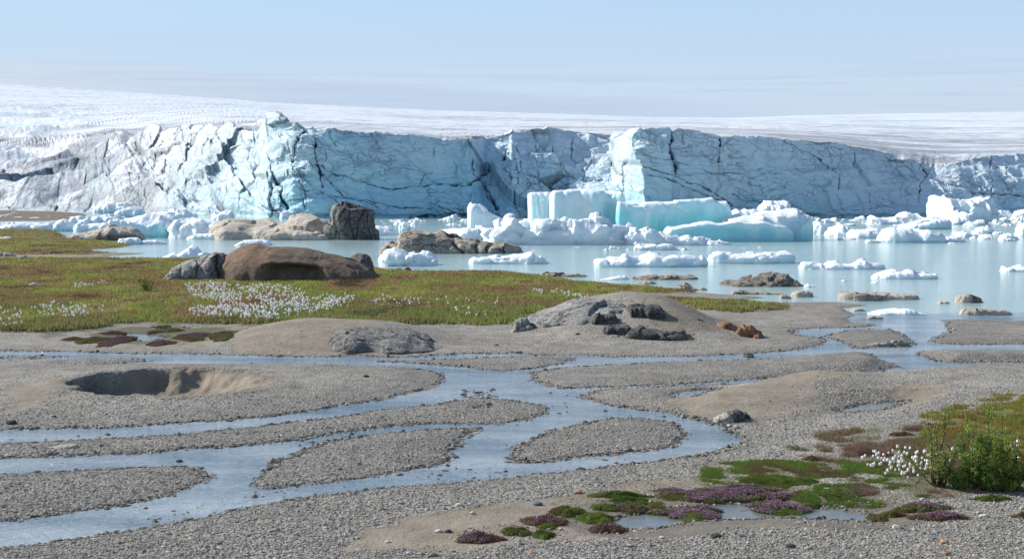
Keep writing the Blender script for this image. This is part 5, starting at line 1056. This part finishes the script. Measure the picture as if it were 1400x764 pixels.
# ---- moss cushions: each a low dome with a leafy coat and, where it blooms, flowers
PAL = {'g': [(.075, .10, .02), (.13, .19, .03), (.18, .21, .05)], 'r': [(.13, .075, .055), (.19, .12, .07), (.15, .15, .05)], 'm': [(.15, .07, .04), (.12, .15, .03), (.17, .18, .045)]}
def cushion(x0, x1, rt_, rb_, pal, bloom, label, hgt=.12, side=0.0, seed=0):
    zb = float(on_ground((x0 + x1) / 2, rb_)[2])
    Yf = float(yat(rb_, zb)); m_per = Yf / F; wid = (x1 - x0) * m_per
    hgt = min(hgt, wid * .25)
    dep = max(float(yat(rt_ + .75 * hgt / m_per, zb)) - Yf, .28)
    Yc = Yf + dep / 2; xc = float(xat((x0 + x1) / 2, Yc))
    th = np.linspace(0, 2 * PI, 56, endpoint=False); rr = np.linspace(1, 0, 15) ** .8
    T_, R2 = np.meshgrid(th, rr)
    edge = 1.08 + .55 * fbm2(np.cos(T_) * 1.9 + seed * 3, np.sin(T_) * 1.9, 3, 600 + seed)
    x = np.cos(T_) * R2 * edge * wid / 2; y = np.sin(T_) * R2 * edge * dep / 2
    lump = .75 + .6 * fbm2(x * 5 / max(wid, .5) + seed, y * 4 / max(dep, .5), 3, 610)
    z = hgt * (1 - R2 ** 2.4) * lump
    z[0] = -.05
    v = np.stack([x.ravel(), y.ravel(), z.ravel()], 1)
    nt_ = len(th); i_ = np.arange(14)[:, None] * nt_; j_ = np.arange(nt_)[None, :]; jn = (j_ + 1) % nt_
    f = np.stack([(i_ + j_).ravel(), (i_ + jn).ravel(), (i_ + nt_ + jn).ravel(), (i_ + nt_ + j_).ravel()], 1)
    c = patchcol(v[:, 0] + seed * 3, v[:, 1], PAL[pal], 3.5, 620) * .8
    o = link('moss_cushion', make_mesh('moss_cushion', v, f, [M['leaf']], True, {'tint': c}), None, (xc, Yc, zb))
    tag(o, label, 'moss', None)
    area = wid * dep; nf = int(min(5200, 2600 * area + 120))
    def sample(n2, bias=None):
        a_ = rng.random(n2) * 2 * PI; r_ = np.sqrt(rng.random(n2))
        e_ = 1.08 + .55 * fbm2(np.cos(a_) * 1.9 + seed * 3, np.sin(a_) * 1.9, 3, 600 + seed)
        x = np.cos(a_) * r_ * e_ * wid / 2; y = np.sin(a_) * r_ * e_ * dep / 2
        z = hgt * (1 - r_ ** 2.4) * (.75 + .6 * fbm2(x * 5 / max(wid, .5) + seed, y * 4 / max(dep, .5), 3, 610))
        return x, y, z, r_
    x, y, z, r_ = sample(nf)
    c = patchcol(x + seed * 3, y, PAL[pal], 3.5, 620)
    vv, ff, cc = blades(x, y, z, np.full(nf, .032), np.full(nf, .012), c, 4, .012, .9)
    link('foliage', make_mesh('cushion_foliage', vv, ff, [M['leaf']], False, {'tint': cc}), o)
    if bloom > 0:
        nb = int(bloom * (750 if rt_ > 600 else 260) * area + 30)
        x, y, z, r_ = sample(nb * 3)
        keep = (fbm2(x * 2.2 + seed, y * 2.2, 3, 630) + (x / wid) * side + .35 * (1 - r_) > .12 + .25 * rng.standard_normal(len(x)))
        x, y, z = x[keep][:nb], y[keep][:nb], z[keep][:nb]
        k_ = len(x)
        if k_ < 24: return
        s_ = .010 * rng.uniform(.7, 1.3, k_)
        base = IV1[None] * s_[:, None, None] + np.stack([x, y, z + .033], 1)[:, None, :]
        fc = (IF1[None] + (np.arange(k_) * len(IV1))[:, None, None]).reshape(-1, 3)
        pc = A([[.30, .19, .29], [.42, .29, .40], [.24, .13, .18], [.28, .15, .14]])[rng.integers(0, 4, k_)]
        link('blossom', make_mesh('flowers', base.reshape(-1, 3), fc, [M['leaf']], False, {'tint': np.repeat(pc, len(IV1), 0)}), o)
CUSH = [
 (627, 687, 725, 742, 'r', .8, 'purple-topped moss cushion lying farthest out on the damp sand'), (687, 724, 718, 733, 'm', .1, 'low red-green moss patch beside the outlying purple cushion'),
 (718, 779, 701, 720, 'r', .6, 'reddish moss dome with purple specks between the olive domes'), (726, 757, 722, 736, 'g', 0, 'small olive moss tuft before the reddish dome'), (735, 757, 716, 724, 'g', 0, 'tiny bright moss tuft just behind an olive one'),
 (750, 799, 689, 706, 'm', 0, 'brownish moss dome behind the reddish purple-specked dome'), (786, 838, 697, 716, 'g', 0, 'bright green moss mound in the cluster by the pool'), (804, 847, 686, 699, 'g', 0, 'round light green moss mound above the bright one'),
 (836, 887, 687, 701, 'm', 1.0, 'pinkish flowering moss mound at the pool edge, between green ones'), (806, 884, 671, 681, 'g', 0, 'thin bright green moss strip at the top of the cluster'), (834, 886, 677, 690, 'g', 0, 'green moss mound tucked under the thin bright strip'),
 (806, 857, 715, 729, 'r', .3, 'dark green and red moss cushion on the pool shore'), (806, 838, 710, 718, 'g', 0, 'little green moss lobe behind the dark red-green cushion'), (884, 912, 684, 697, 'm', 0, 'small olive moss lobe near the flowering shore'),
 (886, 1010, 664, 687, 'm', 1.0, 'long moss bed with purple flowers massed at one end'), (897, 994, 688, 711, 'g', 1.5, 'largest round moss cushion covered in purple flowers by the pool'), (973, 1060, 661, 677, 'm', 1.6, 'purple flowering moss bed behind the pool, touching the green turf'),
 (1029, 1100, 682, 704, 'g', 1.7, 'domed moss cushion with a violet cap in the middle of the pool'), (1026, 1102, 672, 685, 'm', .9, 'flat moss bed with sparse flowers behind the violet-capped dome'), (1088, 1125, 686, 695, 'g', 0, 'dark green moss islet in the shallow pool'),
 (1010, 1110, 646, 666, 'g', 0, 'vivid green moss bank at the edge of the turf'), (1110, 1192, 664, 684, 'g', .1, 'green moss bank reaching down to the pool from the turf'),
 (1229, 1300, 684, 702, 'm', .6, 'moss cushion with a rusty crown and a purple flank on dry gravel'), (1250, 1324, 698, 713, 'r', .8, 'elongated rusty moss cushion with violet streaks'), (1186, 1213, 701, 713, 'r', 0, 'small round rusty moss cushion on the gravel'), (1205, 1238, 698, 707, 'm', 0, 'olive moss lobe joining the small rusty cushion'),
 (1095, 1130, 623, 630, 'r', 0, 'small brown moss patch on the open gravel'), (1214, 1246, 591, 596, 'r', 0, 'thin brown moss streak on the far gravel before the shrubs'), (1331, 1376, 677, 685, 'g', 0, 'thin green moss patch below the shrubs'), (1385, 1425, 703, 709, 'r', 0, 'brown moss scrap cut by the view edge'),
 (109, 150, 459, 469, 'm', .5, 'olive moss cushion on the muddy flat beyond the stream'), (140, 178, 457, 473, 'r', 1.6, 'violet moss cushion beside the little meadow pool'), (240, 290, 454, 464, 'r', 1.8, 'brightest violet moss bed beyond the little meadow pool'), (203, 237, 464, 473, 'r', .9, 'dark reddish moss cushion below the little pool'),
 (285, 345, 450, 463, 'm', .1, 'long brown-green moss spit pointing at the sandy mound'), (203, 228, 450, 456, 'r', .3, 'small rusty moss patch just above the little pool'), (207, 236, 444, 449, 'm', 0, 'thin moss strip at the meadow rim'), (138, 166, 452, 458, 'r', .4, 'red-brown moss patch nearer the meadow'),
 (228, 250, 448, 454, 'm', 0, 'faint moss patch between two small pools'), (86, 116, 460, 466, 'r', .2, 'outlying red-brown moss patch on the muddy flat'), (252, 282, 459, 467, 'm', .3, 'low moss patch in front of the brightest violet bed'), (645, 690, 417, 424, 'r', .3, 'brown-mauve heath hummock at the meadow edge')]
for i, q in enumerate(CUSH):
    cushion(*q[:6], q[6], hgt=.10 if q[2] > 600 else .10, side=1.2 if i == 14 else 0, seed=i)

# ---- cottongrass: a bending stem with a white fluffy head
def stem_mesh(h, bend, rad):
    t = np.linspace(0, 1, 5); ring = np.linspace(0, 2 * PI, 5)[:-1]
    cx = bend * t ** 2; v = []
    for ti, c_ in zip(t, cx): v += [(c_ + rad * math.cos(a_), rad * math.sin(a_), ti * h) for a_ in ring]
    f = [(4 * i + j, 4 * i + (j + 1) % 4, 4 * i + 4 + (j + 1) % 4, 4 * i + 4 + j) for i in range(4) for j in range(4)]
    return A(v), A(f)
IV3, IF3 = ico(3)
COT = []
for k_ in range(6):
    h = rng.uniform(.22, .36); bend = rng.uniform(-.05, .08)
    v, f = stem_mesh(h, bend, .004)
    sm_ = make_mesh('cottongrass_stem', v, f, [M['leaf']], True, {'tint': np.tile([.12, .16, .05], (len(v), 1))})
    d = 1 + .38 * fbm3(IV2[:, 0] * 1.6 + k_ * 4, IV2[:, 1] * 1.6, IV2[:, 2] * 1.6, 3, 700) + .10 * rng.standard_normal(len(IV2))
    hv = IV2 * d[:, None] * [.042, .042, .062] * rng.uniform(.8, 1.15) + [bend + .015, 0, h + .02]
    hm_ = make_mesh('flower_head', hv, IF2, [M['fluff']], True, {'tint': np.tile([.93, .92, .90], (len(hv), 1))})
    COT.append((sm_, hm_, h, bend, hv))
def cotton(X, Y, z, s, label, group):
    k_ = int(rng.integers(6))
    o = link('cottongrass', COT[k_][0], None, (float(X), float(Y), float(z))); o.scale = (s, s, s); o.rotation_euler = (0, 0, rng.uniform(-.9, .9))
    link('flower_head', COT[k_][1], o)
    tag(o, label, 'cottongrass', group)
def pts_in(poly, n_):
    a_ = A(poly, float); out = []
    while len(out) < n_:
        x, y = rng.uniform(a_[:, 0].min(), a_[:, 0].max()), rng.uniform(a_[:, 1].min(), a_[:, 1].max())
        ins = False
        for (ax, ay), (bx_, by_) in zip(a_, np.roll(a_, -1, 0)):
            if ay != by_ and ((ay > y) != (by_ > y)) and x < (bx_ - ax) * (y - ay) / (by_ - ay) + ax: ins = not ins
        if ins and fbm2(A([x * .06]), A([y * .12]), 3, 720)[0] > -.22 - .3 * rng.random(): out.append((x, y))
    return out
near_groups = [
 ([(1176, 642), (1184, 628), (1225, 622), (1275, 626), (1300, 640), (1270, 656), (1240, 662), (1200, 660)], 110, .52, 'white cottongrass head in the patch among brown heath beside the thin shrub', 'cottongrass among the heath'),
 ([(1285, 645), (1300, 626), (1400, 606), (1430, 616), (1420, 642), (1330, 650)], 24, .62, 'white cottongrass head in the grass behind the dense shrubs', 'cottongrass behind the shrubs'),
 ([(-20, 428), (10, 424), (28, 430), (30, 452), (0, 456), (-20, 450)], 32, .85, 'white cottongrass head in the clump by the meadow edge beyond the gravel', 'cottongrass at the meadow edge'),
 ([(40, 428), (60, 421), (120, 422), (146, 424), (140, 434), (100, 442), (50, 438)], 75, .85, 'white cottongrass head in the dense clump on the dark tussocks', 'cottongrass on the dark tussocks'),
 ([(258, 428), (300, 424), (380, 420), (440, 412), (485, 412), (480, 424), (420, 436), (370, 444), (330, 442), (260, 438)], 62, .85, 'white cottongrass head in the long band across the green meadow', 'cottongrass in the long band')]
done = 0
for poly, n_, s, lab, grp in near_groups:
    for x, y in pts_in(poly, n_):
        X, Y, z = on_ground(x, y); cotton(X, Y, z, s * rng.uniform(.8, 1.25), lab, grp); done += 1
vs, fs, cs_ = [], [], []; off_ = 0
for poly, n_ in (([(258, 428), (300, 424), (380, 418), (440, 410), (485, 410), (480, 422), (420, 434), (370, 442), (330, 440), (260, 438)], 560), ([(252, 394), (270, 390), (330, 394), (350, 402), (340, 418), (300, 420), (262, 410)], 380),
  ([(340, 394), (380, 394), (420, 404), (410, 416), (370, 422), (345, 412)], 220), ([(95, 396), (110, 394), (145, 389), (146, 392), (110, 397)], 34), ([(725, 402), (760, 402), (810, 412), (806, 415), (750, 408)], 46), ([(500, 412), (578, 412), (576, 424), (515, 424)], 34), ([(575, 412), (690, 412), (670, 440), (590, 440)], 26)):
    for x, y in pts_in(poly, n_):
        X, Y, z = on_ground(x, y); q = COT[int(rng.integers(6))]; s = rng.uniform(.55, 1.0)
        a_ = rng.uniform(-3, 3); hv = q[4] * s
        hv = np.stack([hv[:, 0] * math.cos(a_) - hv[:, 1] * math.sin(a_), hv[:, 0] * math.sin(a_) + hv[:, 1] * math.cos(a_), hv[:, 2]], 1) + [float(X), float(Y), float(z)]
        vs.append(hv); fs.append(IF2 + off_); off_ += len(hv)
vv = np.concatenate(vs)
link('cottongrass_foliage', make_mesh('cottongrass_far', vv, np.concatenate(fs), [M['fluff']], True, {'tint': np.tile([.93, .92, .90], (len(vv), 1))}), kind='stuff', label='hundreds of smaller white cottongrass heads farther out in the meadow')

# ---- willow shrubs
def tube(pts, radii, sides=5):
    v, f = [], []
    for i, (p_, r_) in enumerate(zip(pts, radii)):
        for k_ in range(sides):
            a_ = 2 * PI * k_ / sides; v.append((p_[0] + r_ * math.cos(a_), p_[1] + r_ * math.sin(a_), p_[2]))
    for i in range(len(pts) - 1):
        for k_ in range(sides): f.append((i * sides + k_, i * sides + (k_ + 1) % sides, (i + 1) * sides + (k_ + 1) % sides, (i + 1) * sides + k_))
    return v, f
def shrub(px, row, hgt, wid, nstem, nleaf, label, dens=1.0, tall=(), leaf=.046, pal=((.07, .12, .025), (.15, .23, .045), (.25, .33, .07)), bare=.12, group=None, cat='shrub'):
    X, Y, z = on_ground(px, row)
    root = empty('willow_shrub', float(X), float(Y), float(z) - .02)
    tag(root, label, cat, group)
    V, F_, L, D = [], [], [], []; o_ = 0
    def add(p, r):
        nonlocal o_
        v, f = tube(p, r); V.extend(v); F_.extend([tuple(i + o_ for i in q) for q in f]); o_ += len(v)
    for s in range(nstem):
        a_ = rng.random() * 2 * PI; out = wid * .5 * math.sqrt(rng.random()); h = hgt * rng.uniform(.55, .88) * (1 - .35 * (out / (wid * .5)) ** 2)
        if s < len(tall): out, a_, h = abs(tall[s][0]), (0 if tall[s][0] > 0 else PI), tall[s][1]
        bx0, by0 = rng.normal(0, wid * .07), rng.normal(0, wid * .05)
        pts = []
        for t in np.linspace(0, 1, 9):
            e = t ** .75
            pts.append((bx0 + math.cos(a_) * out * e + rng.normal(0, .012), by0 + math.sin(a_) * out * e * .9 + rng.normal(0, .012), h * t ** 1.05))
        add(pts, [.016 * (1 - .8 * t) * hgt for t in np.linspace(0, 1, 9)])
        P_ = A(pts)
        for b in range(7):
            t0 = rng.uniform(bare, .97); i0 = t0 * 8; k0 = int(i0); base = P_[k0] * (1 - i0 + k0) + P_[min(k0 + 1, 8)] * (i0 - k0)
            ba = rng.random() * 2 * PI; bl = hgt * rng.uniform(.08, .24) * (1.15 - .75 * t0); up = rng.uniform(.5, 1.1)
            tip = base + A([math.cos(ba) * bl, math.sin(ba) * bl, bl * up])
            add([tuple(base), tuple((base + tip) / 2 + rng.normal(0, .008, 3)), tuple(tip)], [.005 * hgt, .004 * hgt, .002])
            nl = max(3, int(nleaf / (nstem * 7)))
            t = rng.random(nl) ** .7
            pos_ = base + (tip - base) * t[:, None] + rng.normal(0, .022 * hgt ** .5, (nl, 3))
            L.append(pos_)
            tone = rng.normal(0, .55)
            D.append(np.full(nl, tone))
        nl = int(nleaf / nstem * .25); t = rng.uniform(bare + .1, 1, nl); i0 = np.minimum((t * 8).astype(int), 7); fr = (t * 8 - i0)[:, None]
        L.append(P_[i0] * (1 - fr) + P_[i0 + 1] * fr + rng.normal(0, .022, (nl, 3))); D.append(rng.normal(0, .4, nl))
    L = [q_[:max(1, int(len(q_) * .82))] for q_ in L]; D = [q_[:max(1, int(len(q_) * .82))] for q_ in D]
    tv = A(V); link('trunk', make_mesh('shrub_wood', tv, A(F_), [M['leaf']], True, {'tint': np.tile([.10, .075, .055], (len(tv), 1))}), root)
    Lp = np.concatenate(L); Dp = np.concatenate(D); m_ = len(Lp)
    keep = Lp[:, 2] > .015; Lp, Dp = Lp[keep], Dp[keep]; m_ = len(Lp)
    a1 = rng.random(m_) * 2 * PI; el = rng.normal(.5, .5, m_); roll = rng.random(m_) * PI
    d1 = np.stack([np.cos(a1) * np.cos(el), np.sin(a1) * np.cos(el), np.sin(el)], 1)
    up = np.stack([-np.sin(a1), np.cos(a1), 0 * a1], 1); d2 = up * np.cos(roll)[:, None] + np.cross(d1, up) * np.sin(roll)[:, None]
    s_ = (leaf * rng.uniform(.6, 1.25, m_))[:, None]
    q = np.stack([Lp, Lp + d1 * s_ * .5 + d2 * s_ * .27, Lp + d1 * s_, Lp + d1 * s_ * .5 - d2 * s_ * .27], 1).reshape(-1, 3)
    f = np.arange(m_ * 4).reshape(-1, 4); pal = A(pal)
    t = np.clip(1 + Dp + rng.normal(0, .4, m_), 0, 1.999); i_ = t.astype(int); fr = (t - i_)[:, None]
    c = 1.6 * (pal[i_] * (1 - fr) + pal[i_ + 1] * fr)
    yl = rng.random(m_) < .03; c[yl] = (.30, .24, .05)
    link('foliage', make_mesh('shrub_leaves', q, f, [M['leaf']], False, {'tint': np.repeat(c, 4, 0)}), root)
shrub(1283, 664, 1.22, 1.1, 18, 3600, 'open thin willow shrub with a bare forked base beside white cottongrass', tall=((.10, 1.62), (-.30, 1.5), (.2, 1.3), (-.2, 1.25)), pal=((.10, .13, .04), (.17, .21, .06), (.25, .29, .08)), bare=.3)
shrub(1338, 668, 1.5, 1.05, 26, 8200, 'dense green willow shrub standing next to the open thin one', tall=((.05, 1.72), (-.2, 1.5), (.15, 1.55)), bare=.05)
shrub(1382, 667, 1.42, 1.1, 26, 8200, 'dense yellow-green willow shrub, middle of the thicket', tall=((-.15, 1.5), (.3, 1.45)), pal=((.09, .13, .025), (.19, .24, .05), (.31, .34, .08)), bare=.05)
shrub(1428, 669, 1.5, 1.0, 22, 6400, 'dense willow shrub cut by the edge of the view', tall=((.1, 1.25),), bare=.05)
shrub(1310, 667, .55, .75, 14, 2200, 'knee-high willow shrub filling the gap at the foot of the thicket', bare=.03)
shrub(1362, 671, .50, .95, 16, 2600, 'low dark willow shrub along the front of the thicket', pal=((.06, .10, .02), (.12, .18, .035), (.20, .27, .05)), bare=.03)
shrub(201, 398, 1.1, 1.5, 12, 900, 'lone wispy bush in the middle of the meadow', leaf=.07, pal=((.06, .07, .02), (.10, .12, .03), (.14, .16, .04)), bare=.15)

# ---------------------------------------------------------------- loose gravel: real pebbles on the plain
def pebbles(name, px0, px1, r0, r1, n_, size, test, pal, label, sub=None):
    g = scatter_px(n_, px0, px1, r0, r1, test); X, Y = g[:, 0], g[:, 1]; Z = np.maximum(gz(X, Y), -.02); k_ = len(X)
    s = size * np.exp(rng.normal(0, .38, k_)) * (1 + .25 * (Y / 40 - 1).clip(0, 2))
    a_ = rng.random(k_) * 2 * PI; ca, sa = np.cos(a_), np.sin(a_)
    ex, ey, ez = rng.uniform(.8, 1.35, k_), rng.uniform(.55, 1.0, k_), rng.uniform(.32, .7, k_)
    b = IV1[None] * (1 + .16 * rng.standard_normal((k_, len(IV1), 1)))
    bx_, by_, bz_ = b[..., 0] * (s * ex)[:, None], b[..., 1] * (s * ey)[:, None], b[..., 2] * (s * ez)[:, None]
    v = np.stack([bx_ * ca[:, None] - by_ * sa[:, None] + X[:, None], bx_ * sa[:, None] + by_ * ca[:, None] + Y[:, None], bz_ + (Z + s * ez * .35)[:, None]], 2).reshape(-1, 3)
    f = (IF1[None] + (np.arange(k_) * len(IV1))[:, None, None]).reshape(-1, 3)
    pal = A(pal); c = pal[rng.integers(0, len(pal), k_)] * rng.uniform(.75, 1.2, (k_, 1))
    link(name, make_mesh(name, v, f, [M['stones']], False, {'tint': np.repeat(c, len(IV1), 0)}), kind='stuff', label=label)
GP = [(.31, .295, .26), (.27, .257, .228), (.35, .335, .30), (.24, .226, .20), (.42, .40, .36), (.31, .28, .23), (.18, .168, .15), (.30, .29, .265)]
dry = lambda X, Y, px, row: (lookup(GW, X, Y) > .10) & (lookup(GSAND, X, Y) < .5) & (lookup(GG, X, Y) < .3) & (lookup(GPIT, X, Y) < .1) & (union(TURF + HEATH, X, Y, 2) > .1)
pebbles('gravel', -40, 1440, 540, 790, 56000, .0175, dry, GP, 'loose grey pebbles of the gravel plain')
pebbles('gravel', -40, 1440, 440, 640, 9000, .034, lambda X, Y, px, row: (lookup(GW, X, Y) > -.12) & (lookup(GW, X, Y) < .22) & (lookup(GG, X, Y) < .3) & (lookup(GPIT, X, Y) < .1), [(.10, .095, .085), (.16, .15, .13), (.24, .22, .19), (.30, .27, .22)], 'darker damp pebbles lining the stream edges')
pebbles('gravel', -40, 1440, 640, 770, 2600, .026, lambda X, Y, px, row: (lookup(GW, X, Y) > -.12) & (lookup(GW, X, Y) < .18) & (lookup(GG, X, Y) < .3), [(.10, .095, .085), (.16, .15, .13), (.24, .22, .19), (.30, .27, .22)], 'damp pebbles along the lowest stream bank')
pebbles('gravel', -40, 1440, 500, 720, 420, .035, lambda X, Y, px, row: (lookup(GW, X, Y) > -.9) & (lookup(GW, X, Y) < -.1) & (fbm2(X * .5, Y * .5, 3, 801) > .15), [(.07, .065, .06), (.13, .12, .10), (.20, .16, .12)], 'small stones standing out of the shallow riffles')
pebbles('gravel', -40, 1440, 440, 770, 2600, .018, lambda X, Y, px, row: (lookup(GW, X, Y) > .05) & (lookup(GSAND, X, Y) > .4) & (fbm2(X * .7, Y * .7, 3, 811) > -.05) & (lookup(GPIT, X, Y) < .05), GP, 'scattered small stones on the damp sand')
pebbles('gravel', 560, 680, 530, 560, 90, .05, lambda X, Y, px, row: (lookup(GW, X, Y) < -.05) & (np.hypot(px - 664, (row - 536) * 2.2) < 34), [(.16, .13, .10), (.24, .20, .15), (.10, .09, .08)], 'cobbles breaking the surface where the streams meet')

# ---------------------------------------------------------------- light, sky, camera
SUN_EL, SUN_AZ = math.radians(33), math.radians(24)         # azimuth measured from -X towards +Y
sd = (-math.cos(SUN_EL) * math.cos(SUN_AZ), math.cos(SUN_EL) * math.sin(SUN_AZ), math.sin(SUN_EL))
from mathutils import Vector
ld = bpy.data.lights.new('sun', 'SUN'); ld.energy = 5.0; ld.angle = math.radians(.53); ld.color = (1.0, .955, .88)
lo = bpy.data.objects.new('sun', ld); C.objects.link(lo)
lo.rotation_euler = Vector(sd).to_track_quat('Z', 'Y').to_euler(); lo.location = (0, 0, 100)
w = bpy.data.worlds.new('World'); bpy.context.scene.world = w; w.use_nodes = True
nt = w.node_tree; nt.nodes.clear(); n = N(nt)
sky = nt.nodes.new('ShaderNodeTexSky'); sky.sky_type = 'NISHITA'; sky.sun_disc = False
sky.sun_elevation = SUN_EL; sky.sun_rotation = math.atan2(sd[0], sd[1]); sky.altitude = 50; sky.air_density = 1.0; sky.dust_density = .6; sky.ozone_density = 1.6
tc = n.n('ShaderNodeTexCoord').outputs['Generated']
sx = n.n('ShaderNodeSeparateXYZ', inp={0: tc}).outputs
el = sx[2]
cl = n.noise(n.mapping(tc, (3, 3, 60)), 1.6, 6, .6, .2)
wisp = n.noise(n.mapping(tc, (2.2, 2.2, 26)), 1.3, 6, .65, .5)
band = n.math('MULTIPLY', n.mapr(el, .055, .09), n.math('ADD', 0, n.mapr(n.math('ADD', el, n.math('MULTIPLY', n.math('SUBTRACT', cl, .5), .03)), .083, .078)))
col = n.mix(n.math('MULTIPLY', n.mapr(wisp, .42, .75), n.mapr(el, .35, .02, 0, .4)), sky.outputs[0], (4.80, 5.28, 6.00))
col = n.mix(n.mapr(el, .30, .10, 0, .92), col, n.mix(n.mapr(el, .14, .07), (3.08, 4.36, 5.92), (3.80, 4.68, 5.76)))
edge = n.math('ADD', n.math('ADD', el, n.math('MULTIPLY', sx[0], .055)), n.math('MULTIPLY', n.math('SUBTRACT', cl, .5), .016))
band = n.math('MULTIPLY', n.mapr(edge, .0722, .0668), n.mapr(sx[0], .24, .08))
col = n.mix(n.math('MULTIPLY', band, .75), col, n.mix(n.mapr(sx[0], -.10, -.32), (3.48, 4.24, 5.40), (4.20, 4.76, 5.56)))
low = n.math('MULTIPLY', n.mapr(n.noise(n.mapping(tc, (2, 2, 90)), 2.6, 6, .65), .50, .60), n.mapr(el, .092, .078))
col = n.mix(n.math('MULTIPLY', low, .5), col, (3.44, 4.08, 5.20))
bg = n.n('ShaderNodeBackground', inp={0: col, 1: .125})
ow = n.n('ShaderNodeOutputWorld'); nt.links.new(bg.outputs[0], ow.inputs[0])

cd = bpy.data.cameras.new('camera'); co = bpy.data.objects.new('camera', cd); C.objects.link(co)
cd.sensor_width = 36; cd.lens = F * 36 / 1400; cd.clip_start = .1; cd.clip_end = 12000
co.location = (0, 0, H); co.rotation_euler = (PI / 2 - TH, 0, 0)
sc = bpy.context.scene; sc.camera = co
sc.view_settings.view_transform = 'Standard'; sc.view_settings.look = 'None'; sc.view_settings.exposure = .30; sc.view_settings.gamma = 1
sc.cycles.max_bounces = 6
